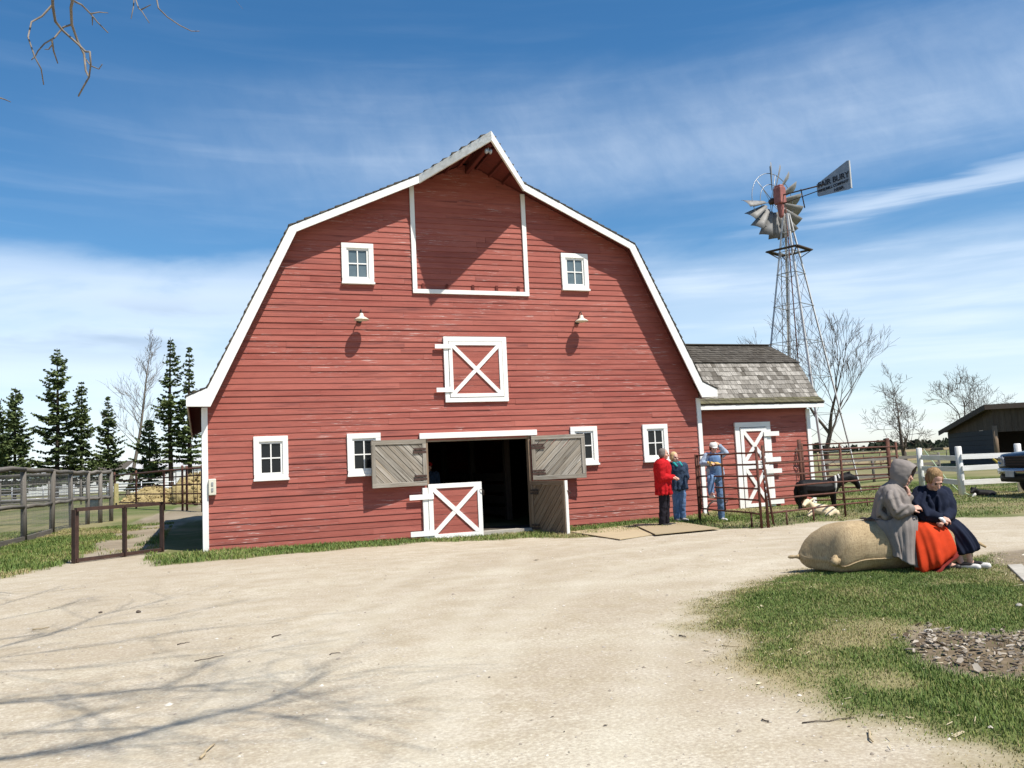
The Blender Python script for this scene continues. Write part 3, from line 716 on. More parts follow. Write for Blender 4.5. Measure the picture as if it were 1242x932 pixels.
def leaf(name, hinge, e, w, z0, z1, diag, wood, nface, edge=None, t=.05):
    """boarded door leaf with diagonal planks, border boards and strap hinges; nface = side that shows"""
    e = Vector((e[0], e[1], 0)).normalized(); n = Vector((nface[0], nface[1], 0)).normalized(); h = Vector((hinge[0], hinge[1], 0)); up = Vector((0, 0, 1))
    P = lambda a, z, o: h+e*a+up*z+n*o
    p = MB(); step = .13; dd = Vector((1, diag)).normalized(); nn = (-dd.y, dd.x); rect = [(0.01, z0+.01), (w-.01, z0+.01), (w-.01, z1-.01), (0.01, z1-.01)]
    cs = [nn[0]*x+nn[1]*z for x, z in rect]; c = min(cs)
    while c < max(cs):
        pl = clip_poly(clip_poly(rect, nn[0], nn[1], c+step-random.uniform(.008, .016)), -nn[0], -nn[1], -c)
        if len(pl) >= 3:
            vs = [P(a, z, t/2) for a, z in pl]; m = len(vs); vs2 = [P(a, z, -t/2) for a, z in pl]; r = random.random()
            gc = [((a*dd.x+z*dd.y), (a*nn[0]+z*nn[1]), 0) for a, z in pl]
            fs = [tuple(range(m)), tuple(range(2*m-1, m-1, -1))]+[(i, i+m, (i+1) % m+m, (i+1) % m) for i in range(m)]
            p.add(vs+vs2, fs, gc+gc, r)
        c += step
    o = p.build(name, M[wood], barn)
    f = MB(); fw = .10
    def bd(a0, a1, q0, q1):
        c0 = P((a0+a1)/2, (q0+q1)/2, t/2+.012); f.frame(c0, e if a1-a0 > q1-q0 else up, up if a1-a0 > q1-q0 else e, n, max(a1-a0, q1-q0), min(a1-a0, q1-q0), .024)
    bd(0, w, z1-fw, z1); bd(0, w, z0, z0+fw); bd(0, fw*.9, z0+fw, z1-fw); bd(w-fw*.9, w, z0+fw, z1-fw); f.build('border', M[wood], o, bevel=.004)
    for q in (z0+.22, z1-.22):
        g = MB(); g.frame(P(.16, q, t/2+.031), e, up, n, .30, .045, .012); g.frame(P(.16, q-.07, t/2+.027), e, up, n, .32, .05, .006)
        for a in (.06, .16, .27): g.frame(P(a, q, t/2+.040), up, e, n, .02, .02, .01)
        g.build('hinge', M['iron' if wood == 'brown_wood' else 'rust_dark'], o)
    if edge:
        g = MB(); g.frame(P(w+.011, (z0+z1)/2, -.008), up, e, n, z1-z0, .02, .075); g.build('edge_strip', M[edge], o)
    return o
leaf('shutter', (-1.30, -.055), (-1.30, -.215), 1.31, 1.115, 2.165, 1, 'grey_wood', (.16, -1))
leaf('shutter', (1.30, -.055), (1.30, -.22), 1.32, 1.10, 2.155, 1, 'grey_wood', (-.16, -1))
wd = leaf('half_door', (1.27, -.055), (.29, -1.25), 1.33, -.165, 1.085, 1, 'brown_wood', (-1.25, -.29), 'white_old_shade'); wd['label'] = 'brown wooden lower door leaf standing open in shade'
g = MB(); g.tube([(1.575, -1.34, .86), (1.635, -1.39, .84), (1.675, -1.40, .79)], .012, 6); g.build('latch', M['iron'], wd)
hd2 = xpanel(barn, 'half_door', -1.275, .0, -.105, 1.135, -.045, .105, xw=.10)
b = MB(); b.box(-1.405, -1.285, -.09, -.02, -.10, 1.06); b.build('hinge_post', M['white'], barn)
for z in (.80, -.02):
    b = MB(); b.box(-1.72, -1.16, -.125, -.10, z, z+.115); b.build('hinge_strap', M['white'], hd2)
g = MB(); g.tube([(-.05, -.11, .95), (-.02, -.14, .95), (0.03, -.14, .93), (.03, -.14, .82)], .009, 6); g.build('latch', M['iron'], hd2)
# barn lamps
def wall_lamp(u, v, label):
    c = WY(u, v, -.30); t = thing('wall_lamp', label, 'wall lamp', (c.x, 0, c.z), 0, 'barn lamps on the front wall')
    b = MB(); b.lathe([(.165, -.035), (.168, -.03), (.15, -.012), (.10, .02), (.05, .05), (.045, .10), (.03, .12), (.001, .125)], (0, -.30, 0)); b.lathe([(.16, -.030), (.10, .012), (.04, .035), (.001, .035)], (0, -.30, 0)); b.build('lamp_shade', M['cream_plastic'], t)
    b = MB(); b.tube([(0, -.30, .11), (0, -.30, .17), (-.0, -.26, .21), (0, -.20, .20), (0, -.12, .10), (0, -.03, .0)], .013, 8); b.build('lamp_arm', M['iron'], t)
    b = MB(); b.lathe([(.001, 0), (.06, 0), (.06, .03), (.001, .035)], (0, -.025, 0), (0, -1, 0)); b.build('mount', M['iron'], t)
wall_lamp(438.5, 386.5, 'white enamel lamp on the red wall below the left loft window')
wall_lamp(705.5, 388.5, 'white enamel lamp on the red wall below the right loft window')
c = WY(257.5, 591, -.05); t = thing('electric_box', 'small cream electric box on the wall beside the white corner board', 'electric box', (c.x, 0, c.z))
b = MB(); b.box(-.075, .075, -.13, -.025, -.17, .17); b.build('casing', M['cream_plastic'], t, bevel=.015)
for z in (.065, -.055):
    b = MB(); b.box(-.02, .02, -.145, -.13, z-.035, z+.035); b.build('socket_cover', M['galv'], t)
b = MB(); c = WY(527, 535.5, .5); b.ell((c.x, 1.2, 2.33), (.035, .035, .045)); b.tube([(c.x, 1.2, 2.37), (c.x, 1.2, 2.62)], .006, 5); lb = b.build('light_bulb', M['bulb']); tag(lb, 'small glowing yellow bulb hanging inside the dark barn door', 'light bulb')
# ------------------------------------------------------------------ annex
annex = thing('barn_annex', 'low red lean-to wing with grey shingle roof and white dutch door', 'annex', (6.07, .95, 0))
AO = Vector((-6.07, -.95, 0))
def shift(o):
    o.location = AO; return o
AY = .95; ADOOR = (7.80, 8.90, -.1, 2.30)
b = MB(); clapboards(b, lambda z: 10.28, -.14, 2.84, AY, [ADOOR], xlo=6.08, course=.138); shift(b.build('front_wall', M['red'], annex))
aprof = [(AY, -.14), (AY, 2.82), (1.55, 3.98), (2.85, 4.66), (4.15, 3.98), (4.75, 2.82), (4.75, -.14)]
b = MB(); b.prism([(10.25, y, z) for y, z in aprof], (.04, 0, 0)); shift(b.build('end_wall', M['red'], annex))
b = MB(); b.box(6.1, 10.24, 4.70, 4.75, -.14, 2.8); shift(b.build('back_wall', M['red'], annex))
b = MB(); b.box(10.21, 10.335, AY-.055, AY-.003, -.14, 2.70); b.box(10.292, 10.337, AY-.05, AY+.10, -.139, 2.695); shift(b.build('corner_board', M['white'], annex, bevel=.005))
b = MB(); b.box(6.085, 10.58, .565, .60, 2.715, 2.845); shift(b.build('eave_fascia', M['white'], annex, bevel=.005))
b = MB(); b.box(6.085, 10.56, .602, AY-.01, 2.80, 2.83); shift(b.build('soffit', M['soffit'], annex))
rf = MB(); lo = MB(); kick = MB(); X0a, X1a = 4.6, 10.60
pale = lambda: min(1, max(0, random.gauss(.55, .33)))
shingle_plane(lo, (X0a, .80, 3.03), (1, 0, 0), (0, .75, 1.08), lambda t: 0, lambda t: X1a-X0a, .155, 8, pale, lift=.03, hjit=.02)
shingle_plane(kick, (X0a, .545, 2.868), (1, 0, 0), (0, .27, .18), lambda t: 1.47, lambda t: X1a-X0a, .15, 2, lift=.025)
shingle_plane(rf, (X0a, 1.51, 4.115), (1, 0, 0), (0, 1.34, .69), lambda t: 0, lambda t: X1a-X0a+.02, .16, 9, lift=.032)
shingle_plane(rf, (X0a, 4.95, 2.868), (1, 0, 0), (0, -.8, 1.24), lambda t: 0, lambda t: X1a-X0a, .25, 8, lift=.03)
shingle_plane(rf, (X0a, 4.19, 4.115), (1, 0, 0), (0, -1.34, .69), lambda t: 0, lambda t: X1a-X0a, .25, 8, lift=.03)
r1 = shift(lo.build('roof', M['shingle'], annex)); shift(rf.build('upper_roof', M['shingle_dark'], annex)); shift(kick.build('eave_shingles', M['shingle_moss'], annex))
b = MB(); pr = [(.545, 2.855), (.80, 3.015), (1.55, 4.105), (2.85, 4.79), (4.15, 4.105), (4.95, 2.855), (4.9, 2.83), (4.10, 4.04), (2.85, 4.72), (1.60, 4.04), (.85, 2.98), (.56, 2.83)]
b.prism([(X0a+1.5, y, z) for y, z in pr], (X1a-X0a-1.52, 0, 0)); shift(b.build('roof_deck', M['dark_wood'], annex))
b = MB(); b.beam((X0a, 2.85, 4.84), (X1a+.02, 2.85, 4.84), .22, .03); shift(b.build('ridge_cap', M['shingle_dark'], annex))
b = MB(); b.box(7.75, 7.90, AY-.065, AY-.01, -.02, 2.225); b.box(8.795, 8.93, AY-.065, AY-.01, -.02, 2.225); b.box(7.75, 8.93, AY-.066, AY-.01, 2.226, 2.365); shift(b.build('door_frame', M['white'], annex, bevel=.004))
for nm, z0, z1 in (('upper_leaf', 1.19, 2.21), ('lower_leaf', .02, 1.17)):
    lf = xpanel(annex, 'door_leaf', 7.915, 8.78, z0, z1, AY-.03, .10, xw=.10); shift(lf)
    for z in (z0+.05, z1-.25):
        b = MB(); b.box(8.66, 9.17, AY-.118, AY-.09, z, z+.125); b.build('hinge_strap', M['white'], lf)
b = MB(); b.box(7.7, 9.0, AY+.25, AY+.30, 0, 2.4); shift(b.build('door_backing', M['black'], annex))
c = WY(966, 543, AY-.05); b = MB()
b.tube([(c.x, AY-.05, c.z), (c.x-.05, AY-.06, c.z-.25), (c.x-.10, AY-.06, c.z-.5), (c.x-.02, AY-.06, c.z-.62), (c.x+.08, AY-.06, c.z-.5), (c.x+.04, AY-.06, c.z-.3), (c.x, AY-.05, c.z)], .014, 6)
b.tube([(c.x-.08, AY-.07, c.z-.42), (c.x, AY-.09, c.z-.38), (c.x+.07, AY-.07, c.z-.42)], .016, 6); b.tube([(c.x-.02, AY-.06, c.z-.62), (c.x-.03, AY-.06, c.z-.86)], .012, 6)
tag(b.build('halter', M['rust_dark']), 'brown rope halter hanging on the red annex wall', 'halter')

# ------------------------------------------------------------------ windmill
wc = G(981, 600); WMX, WMY = wc.x, wc.y
wm = thing('windmill', 'tall farm windmill on a lattice steel tower with a lettered tail vane', 'windmill', (WMX, WMY, 0), -YAW)
HT, HD0, HD1 = 9.95, 1.84, .13            # tower height, half diagonals at the foot and the top
def leg(k, z):
    a = PI/2*k; r = HD0+(HD1-HD0)*z/HT; return Vector((math.sin(a)*r, -math.cos(a)*r, z))     # 0 near, 1 right, 2 far, 3 left
for k in range(4):
    b = MB(); p, q = leg(k, -.1), leg(k, HT); out = Vector((math.sin(PI/2*k), -math.cos(PI/2*k), 0))
    t1 = (leg((k+1) % 4, 0)-leg(k, 0)).normalized(); t2 = (leg((k+3) % 4, 0)-leg(k, 0)).normalized()
    b.frame((p+q)/2+t1*.03, q-p, t1, t1.cross(q-p), (q-p).length, .065, .009); b.frame((p+q)/2+t2*.03, q-p, t2, t2.cross(q-p), (q-p).length, .065, .009)
    b.build('tower_leg', M['galv_bright'], wm)
r = MB(); levels = [.15, 1.45, 2.75, 4.05, 5.3, 6.6, 7.75, 8.55, 9.3]
for i, z in enumerate(levels[1:]):
    b = MB()
    for k in range(4): b.beam(leg(k, z), leg((k+1) % 4, z), .05, .012)
    b.build('girt', M['galv'], wm)
for i in range(len(levels)-1):
    for k in range(4):
        r.tube([leg(k, levels[i]), leg((k+1) % 4, levels[i+1])], .007, 4); r.tube([leg((k+1) % 4, levels[i]), leg(k, levels[i+1])], .007, 4)
r.build('brace_rod', M['iron'], wm)
b = MB(); la = lambda z, s: leg(3, z)*.5+leg(0, z)*.5*1.0+(leg(0, z)-leg(3, z)).normalized()*s+Vector((-.06, -.06, 0))
for s in (-.14, .14):
    b.beam(la(.4, s), la(8.5, s), .025, .008)
for i in range(29): z = .6+i*.275; b.beam(la(z, -.14), la(z, .14), .018, .008)
b.build('ladder', M['wire'], wm)
b = MB(); b.tube([(0, 0, .3), (0, 0, 10.2)], .02, 6); b.build('pump_rod', M['rust'], wm)
b = MB(); zp = 8.6; R_ = .80
for k in range(4):
    c0 = Vector((math.sin(PI/2*k), -math.cos(PI/2*k), 0)); c1 = Vector((math.sin(PI/2*(k+1)), -math.cos(PI/2*(k+1)), 0))
    for o in (0, .11): b.beam(c0*(R_-o)+Vector((0, 0, zp)), c1*(R_-o)+Vector((0, 0, zp)), .105, .035)
    b.beam(leg(k, zp-.25), c0*R_*.95+Vector((0, 0, zp-.03)), .03, .03)
b.build('platform', M['dark_wood'], wm)
# head: local frame, tail points right and towards the yard
hub_c = Vector((.0, 0, 10.52)); lean = Vector((-.50, 0, .0)); hub_c = hub_c+Vector((-.18, 0, 0))
tail = Vector((.50, -.866, 0)).normalized(); side = Vector((0, 0, 1)).cross(tail); UPV = Vector((0, 0, 1)); whc = hub_c-tail*.34
b = MB(); b.frame(hub_c+Vector((0, 0, .10)), UPV, tail, side, .62, .34, .30); b.frame(hub_c+Vector((0, 0, .44)), tail, side, UPV, .28, .22, .10); b.cap(hub_c+Vector((0, 0, -.25)), .13, hub_c+Vector((0, 0, -.62)), .09); b.build('gearbox', M['red_metal'], wm, bevel=.04)
b = MB(); b.lathe([(.001, -.1), (.10, -.1), (.12, 0), (.10, .12), (.001, .14)], whc, -tail, 16); b.cap(whc, .04, hub_c, .04); b.build('hub', M['rust_dark'], wm)
b = MB()
for rr, hh in ((.62, 0), (1.03, 0)): b.tube([whc+(side*math.cos(a)+UPV*math.sin(a))*rr-tail*hh for a in np.linspace(0, 2*PI, 49)], .014, 5)
for k in range(6):
    a = 2*PI*k/6+.3; dv = side*math.cos(a)+UPV*math.sin(a); b.tube([whc+dv*.08, whc+dv*1.03], .014, 5); b.tube([whc+dv*.08-tail*.10, whc+dv*.62], .010, 5)
b.build('wheel_rim', M['galv'], wm)
NB = 18
for k in range(NB):
    a = 2*PI*(k+.5)/NB; deg = math.degrees(a) % 360
    # `side` points into the picture's right when seen from the yard side of the wheel
    dv = side*math.cos(a)+UPV*math.sin(a); tv = -side*math.sin(a)+UPV*math.cos(a)
    if 108 < deg < 178: continue
    rings = []; tw = math.radians(47)
    b = MB(); n = 5
    for rr, w in ((.42, .16), (.75, .29), (1.06, .40), (1.38, .50)):
        ring = []
        for j in range(n):
            s = (j/(n-1)-.5)*w; bow = (1-(2*j/(n-1)-1)**2)*w*.10
            t2 = tv*math.cos(tw)+tail*math.sin(tw); n2 = -tv*math.sin(tw)+tail*math.cos(tw)
            ring.append(whc+dv*rr+t2*s+n2*bow)
        rings.append(ring)
    b.loft(rings, cap=False, closed=False); b.build('blade', M['galv_blade'], wm, solid=.006)
b = MB(); t0 = hub_c+Vector((0, 0, .10)); b.tube([t0, t0+tail*1.95+Vector((0, 0, -.20))], .025, 6); b.tube([hub_c+Vector((0, 0, -.22)), t0+tail*1.9+Vector((0, 0, -.34))], .016, 6); b.tube([hub_c+tail*1.05+Vector((0, 0, -.65)), hub_c+tail*.95+Vector((0, 0, .05))], .02, 6); b.build('tail_boom', M['iron'], wm)
v0 = t0+tail*1.62+Vector((0, 0, -.22))
vp = lambda s, z: v0+tail*s+UPV*z
b = MB(); b.prism([vp(0, -.27), vp(0, .12), vp(1.28, .52), vp(1.34, .50), vp(1.34, -.42), vp(1.28, -.45), vp(.05, -.32)], side*.008); vn = b.build('tail_vane', M['vane'], wm)
b = MB(); b.frame(vp(1.36, .03), UPV, tail, side, .93, .035, .05); b.build('vane_edge', M['galv_bright'], vn)
def lettering(txt, s, z, size, parent, stretch=1.0):
    cu = bpy.data.curves.new('lettering', 'FONT'); cu.body = txt; cu.size = size; cu.extrude = .002; cu.materials.append(M['ink']); cu.align_x = 'CENTER'; cu.align_y = 'CENTER'; cu.offset = size*.02
    o = bpy.data.objects.new('lettering', cu); COL.objects.link(o); bpy.context.view_layer.update()
    me = bpy.data.meshes.new_from_object(o.evaluated_get(bpy.context.evaluated_depsgraph_get())); bpy.data.objects.remove(o)
    if not me.materials: me.materials.append(M['ink'])
    o = bpy.data.objects.new('lettering', me); COL.objects.link(o); o.parent = parent
    nrm = -side
    if nrm.y > 0: nrm = -nrm
    x = tail; y = nrm.cross(x)
    p = vp(s, z)+nrm*.014+ (Vector((0, 0, 0)))
    o.matrix_local = Matrix(((x.x*stretch, y.x, nrm.x, p.x), (x.y*stretch, y.y, nrm.y, p.y), (x.z*stretch, y.z, nrm.z, p.z), (0, 0, 0, 1)))
lettering('FAIR BURY', .69, .05, .27, vn, .98); lettering('WINDMILL COMPANY', .66, -.15, .135, vn, .92); lettering('NEBR.', .90, -.31, .14, vn, 1.1)
# ------------------------------------------------------------------ trees
def bare_tree(name, label, base, H, spread, seed, mat, lean=(0, 0), levels=5, tr=.16, twigs=3, fork=.28, group=None, cat='tree', thin=.011):
    rs = random.Random(seed); t = thing(name, label, cat, base, rs.uniform(0, 6), group); tk = MB(); cr = MB()
    def grow(p, d, L, r, lv, mb):
        n = 4 if lv > 1 else 3; pts = [p]; q = Vector(p); dd = Vector(d)
        for i in range(n):
            dd = (dd+Vector((rs.uniform(-1, 1), rs.uniform(-1, 1), rs.uniform(-.5, .8)))*.16).normalized(); q = q+dd*(L/n); pts.append(q)
        r1 = max(r*.55, thin*.6); mb.tube(pts, [r+(r1-r)*i/n for i in range(n+1)], 6 if lv > 3 else (4 if lv > 1 else 3), cap=False)
        if lv <= 0: return
        m = rs.randint(2, 3) if lv > 2 else twigs
        for c in range(m+ (1 if lv > 3 else 0)):
            f = rs.uniform(.45, 1.0) if c else 1.0; k = f*n; i = min(int(k), n-1); st = pts[i].lerp(pts[i+1], k-i)
            ang = rs.uniform(.3, .85)*spread*(.55 if c == 0 else 1); azm = rs.uniform(0, 2*PI); e = dd.orthogonal().normalized(); e.rotate(Matrix.Rotation(azm, 3, dd))
            nd = (dd*math.cos(ang)+e*math.sin(ang)+Vector((0, 0, .12))).normalized()
            grow(st, nd, L*rs.uniform(.58, .82), max(r1*rs.uniform(.65, .95), thin), lv-1, cr)
    d0 = Vector((lean[0], lean[1], 1)).normalized(); grow(Vector((0, 0, -.1)), d0, H*fork, tr, levels, tk)
    tk.build('trunk', mat, t); cr.build('crown', mat, t); return t
def fbase(u, dpt):            # a place on the flat field at depth dpt under image column u
    p = D(u, 466, dpt); return (p.x, p.y, gz1(p.x, p.y))
bare_tree('bare_tree', 'tall bare tree with forked upright limbs right behind the windmill legs', fbase(993, 52), 15.0, .8, 5, M['bark'], (.13, 0), 6, .19, 3, .24, 'bare trees beyond the corral', thin=.010)
bare_tree('bare_tree', 'small bare tree with a crooked trunk between the windmill and the shed', fbase(1090, 62), 9.6, 1.5, 21, M['bark'], (-.05, 0), 6, .19, 3, .25, 'bare trees beyond the corral', thin=.012)
bare_tree('bare_tree', 'bare tree rising behind the low end of the dark shed roof', fbase(1158, 88), 14.5, 1.45, 33, M['bark'], (.1, 0), 6, .2, 3, .26, 'bare trees beyond the corral', thin=.015)
bare_tree('bare_tree', 'distant bare treetop showing just above the annex roof ridge', fbase(926, 120), 15.0, .9, 35, M['bark'], (0, 0), 5, .2, 3, .3, 'bare trees beyond the corral', thin=.03)
def leaning_tree(label, base, H, lean, seed, mat):
    rs = random.Random(seed); t = thing('bare_tree', label, 'tree', base, -YAW); tk = MB(); cr = MB(); T = lambda f: Vector((lean*f+.25*math.sin(f*5), 0, H*f))
    tk.tube([T(f) for f in np.linspace(0, 1, 14)], [.26*(1-.93*f) for f in np.linspace(0, 1, 14)], 7, cap=False)
    def br(p, d, L, r, lv):
        pts = [p]; q = Vector(p); dd = Vector(d)
        for i in range(4): dd = (dd+Vector((rs.uniform(-1, 1), rs.uniform(-1, 1), rs.uniform(-.3, .7)))*.15).normalized(); q = q+dd*(L/4); pts.append(q)
        cr.tube(pts, [r*(1-.18*i) for i in range(5)], 4 if lv > 1 else 3, cap=False)
        if lv > 0:
            for c in range(5 if lv > 1 else 4):
                i = rs.randint(1, 4); e = dd.orthogonal().normalized(); e.rotate(Matrix.Rotation(rs.uniform(0, 6.28), 3, dd)); br(pts[i], (dd+e*rs.uniform(.4, .8)+Vector((0, 0, .2))).normalized(), L*rs.uniform(.4, .65), max(r*.5, .018), lv-1)
    for i in range(40):
        f = .30+.68*(i+rs.random())/40; a = rs.uniform(0, 6.28); br(T(f), Vector((math.cos(a)*.75, math.sin(a)*.75, .85)).normalized(), H*(.20*(1.12-f)+.035)*rs.uniform(.7, 1.3), .06*(1.15-f), 2)
    tk.build('trunk', mat, t); cr.build('crown', mat, t)
leaning_tree('tall leaning pale bare tree standing among the spruces', fbase(154, 104), 19.2, 3.4, 12, M['bark_pale'])
def spruce(label, u, dpt, H, Rw, seed, dens=1.0, crown0=.10, top=1.0):
    rs = random.Random(seed); t = thing('spruce_tree', label, 'tree', fbase(u, dpt), 0, 'spruces along the left edge of the field'); tk = MB(); tk.tube([(0, 0, -.2), (.03*H*rs.uniform(-.3, .3), 0, H*.5), (0, 0, H*.99)], [.016*H, .011*H, .02], 7, cap=False); tk.build('trunk', M['bark_dark'], t)
    pw = rs.uniform(.70, 1.05); ph = rs.uniform(0, 6.3); V = []; F = []; C = []; z = H*crown0; br = MB()
    while z < H*.985:
        f = (z/H-crown0)/(1-crown0); n = rs.randint(4, 7) if f < .9 else 4; a0 = rs.uniform(0, 6.3)
        env = Rw*1.22*((1-f)**pw)*(.75+.25*math.sin(min(1, f*5)*PI/2))
        for i in range(n):
            if rs.random() > dens-.12: continue
            L = env*rs.uniform(.40, 1.22)*(1.25 if rs.random() < .12 else 1)+.10; a = a0+2*PI*i/n+rs.uniform(-.4, .4); L *= 1+.22*math.sin(a+ph)+.15*math.sin(f*17+ph); dv = Vector((math.cos(a), math.sin(a), 0)); up = -.22+.75*f+rs.uniform(-.12, .12)
            P = lambda s: Vector((0, 0, z+rs.uniform(-.02, .02)))+dv*(L*s)+Vector((0, 0, L*(up*s+.18*s*s)))
            br.tube([P(0), P(.5), P(1)], [.012+.012*L, .012, .006], 3, cap=False)
            m = max(3, int(L*6.0)); tone = rs.uniform(0, 1)
            for j in range(m):
                s = .22+.8*(j+rs.random())/m; c = P(min(s, 1.03)); w = (.62*(1.1-s)+.17)*min(1, .45+L*.3)
                for q in range(4):
                    sd_ = Vector((-dv.y, dv.x, 0)); o = sd_*rs.uniform(-1, 1)*w+dv*rs.uniform(.05, .35)*w+Vector((0, 0, rs.uniform(-.34, .16)))*w
                    tip = c+o; k = rs.uniform(.07, .155)*(.8+.3*L*.3); nn = Vector((rs.uniform(-1, 1), rs.uniform(-1, 1), rs.uniform(.2, 1))).normalized(); e = (tip-c).cross(nn); e = e.normalized()*k if e.length > 1e-6 else sd_*k
                    b0 = len(V); V += [c-e*.6, c+e*.6, tip+e, tip+(tip-c)*.35-Vector((0, 0, .05)), tip-e]; F.append((b0, b0+1, b0+2, b0+3, b0+4)); C.append(min(1, max(0, tone*.5+rs.uniform(-.1, .5))))
        z += H*.0265*rs.uniform(.6, 1.5)
    br.build('branches', M['bark_dark'], t); raw_mesh('crown', np.array([tuple(v) for v in V]), np.array(F), M['needle'], t, np.array(C))
    return t
SPR = [('dense spruce cut by the left picture edge', -4, 88, 11.0, 2.4), ('short broad spruce second from the left edge', 19, 92, 12.6, 2.9), ('tall full spruce with a narrow pointed top', 69, 96, 17.4, 3.1), ('slim spruce with a thin bare leader right beside the tall full one', 99, 98, 13.6, 2.2),
       ('small neat spruce left of the leaning bare tree', 131, 102, 12.1, 2.2), ('low dark spruce in front of the leaning bare tree', 181, 96, 8.6, 2.3), ('tallest dark spruce just left of the barn', 207, 92, 17.4, 2.3), ('narrow spruce closest to the barn eave', 230, 92, 16.2, 1.7)]
for i, (lb, u, dp, H, Rw) in enumerate(SPR): spruce(lb, u, dp, H, Rw, 60+i, .95 if i != 6 else .85, .13 if i < 6 else .22)
# big bare tree left of the photographer: its boughs shade the yard and a few twigs hang into view
bt = thing('bare_tree', 'big bare tree whose thin twigs hang in at the top left of the sky', 'tree', (-15.5, -13.2, 0), 0)
BO = Vector((-15.5, -13.2, 0))
tk = MB(); cr = MB(); fork = Vector((.6, .1, 5.2)); tk.tube([(0, 0, -.2), (.1, .05, 1.6), (.3, .1, 3.4), fork], [.38, .31, .27, .22], 10)
rs = random.Random(4)
def twig(p, d, L, r, lv):
    pts = [p]; q = Vector(p); dd = Vector(d)
    for i in range(4):
        dd = (dd+Vector((rs.uniform(-1, 1), rs.uniform(-1, 1), rs.uniform(-1, 1)))*.2).normalized(); q = q+dd*(L/4); pts.append(q)
    cr.tube(pts, [r, r*.85, r*.7, r*.55, r*.4], 4, cap=False)
    if lv:
        for c in range(3):
            k = rs.randint(1, 4); nd = (dd+Vector((rs.uniform(-1, 1), rs.uniform(-1, 1), rs.uniform(-.6, .6)))*.75).normalized(); twig(pts[k], nd, L*rs.uniform(.5, .8), r*.55, lv-1)
SH = [(7.4, 0.013, [(0, 735), (40, 723), (81, 709)]), (7.8, 0.011, [(0, 752), (60, 740), (118, 723)]), (8.0, 0.019, [(-30, 792), (0, 784), (60, 770), (122, 746), (170, 735), (216, 723)]),
      (8.2, 0.013, [(-30, 780), (0, 775), (100, 762), (203, 748), (294, 730)]), (8.2, 0.013, [(-40, 802), (0, 797), (110, 783), (210, 767), (325, 753)]),
      (7.8, 0.020, [(-60, 855), (0, 851), (54, 848), (130, 841), (196, 834), (270, 829), (338, 826)]), (7.6, 0.015, [(54, 848), (101, 860), (126, 872), (134, 886)]),
      (7.6, 0.029, [(-60, 925), (0, 919), (68, 910), (140, 897), (203, 880), (260, 866), (314, 853), (360, 836), (396, 816)]), (7.9, 0.012, [(196, 834), (240, 815), (265, 800), (290, 788)]), (7.6, 0.013, [(203, 880), (255, 860), (300, 862), (345, 868), (400, 866)]),
      (8.1, 0.011, [(-20, 815), (60, 812), (120, 806), (180, 800)]), (7.7, 0.011, [(-20, 900), (60, 880), (110, 868), (150, 850)])]
for h, r, pl in SH:
    pts = []
    for i, (u, v) in enumerate(pl):
        g = G(u, v); hh = h+.25*math.sin(i*1.3+h*5); pts.append(g-SUN*(hh/-SUN.z)-BO)
    n = len(pts); radii = [r*(1-.65*i/(n-1)) for i in range(n)]
    p0 = pts[0]; m1 = fork.lerp(p0, .33)+Vector((0, 0, .6)); m2 = fork.lerp(p0, .7)+Vector((0, 0, .45))
    cr.tube([fork, m1, m2]+pts, [r*1.7, r*1.4, r*1.15]+radii, 6)
    for i in range(1, n):
        for c in range(3 if r > .016 else 2):
            p = pts[i-1].lerp(pts[i], rs.random()); d = (pts[i]-pts[i-1]).normalized(); nd = (d+Vector((rs.uniform(-1, 1), rs.uniform(-1, 1), rs.uniform(-.5, .4)))*.8).normalized(); twig(p, nd, rs.uniform(.5, 1.3), max(.006, radii[i]*.40), 2 if rs.random() < .3 else 1)
TW = [[(63, -14), (64, 8), (67, 26), (76, 37), (95, 54), (104, 63), (109, 63), (110, 78), (108, 94)], [(91, -12), (86, 10), (87, 30), (94, 50), (102, 66), (104, 86), (108, 94), (102, 104), (95, 117)], [(63, 7), (51, 20), (38, 27), (34, 45), (42, 69), (50, 84), (53, 103)],
      [(87, 30), (77, 33), (66, 46), (54, 53), (46, 62), (42, 70)], [(63, 49), (65, 62), (70, 77)], [(63, 55), (59, 60), (54, 60)], [(104, 72), (110, 80), (120, 84), (124, 78)], [(86, 0), (99, 6), (110, 17), (118, 27), (131, 40)], [(110, 17), (120, 15), (131, 16)], [(112, 20), (112, 31)],
      [(163, -10), (162, 8), (159, 23)], [(162, -8), (168, 10), (172, 14), (181, 28)], [(171, 12), (183, 6)], [(188, -12), (192, 10), (203, 21), (218, 31), (232, 38), (242, 38)], [(0, 119), (6, 121), (13, 124)], [(42, 69), (38, 73)]]
for q, pl in enumerate(TW):
    ph = rs.uniform(0, 6); pts = [D(u, v, 9.2+.18*math.sin(i*.9+ph)+.05*q)-BO for i, (u, v) in enumerate(pl)]; n = len(pts)
    cr.tube(pts, [(.017 if q in (0, 1) else .012 if q < 5 or q == 7 else .009)*(1-.5*i/(n-1)) for i in range(n)], 5)
    if pl[0][1] < 0:
        a = pts[0]; cr.tube([fork, fork.lerp(a, .35)+Vector((0, 0, 1.2)), fork.lerp(a, .75)+Vector((0, 0, .9)), a+Vector((0, 0, .18)), a], [.05, .04, .026, .018, .015], 6)
tk.build('trunk', M['bark'], bt); cr.build('crown', M['bark_pale'], bt)
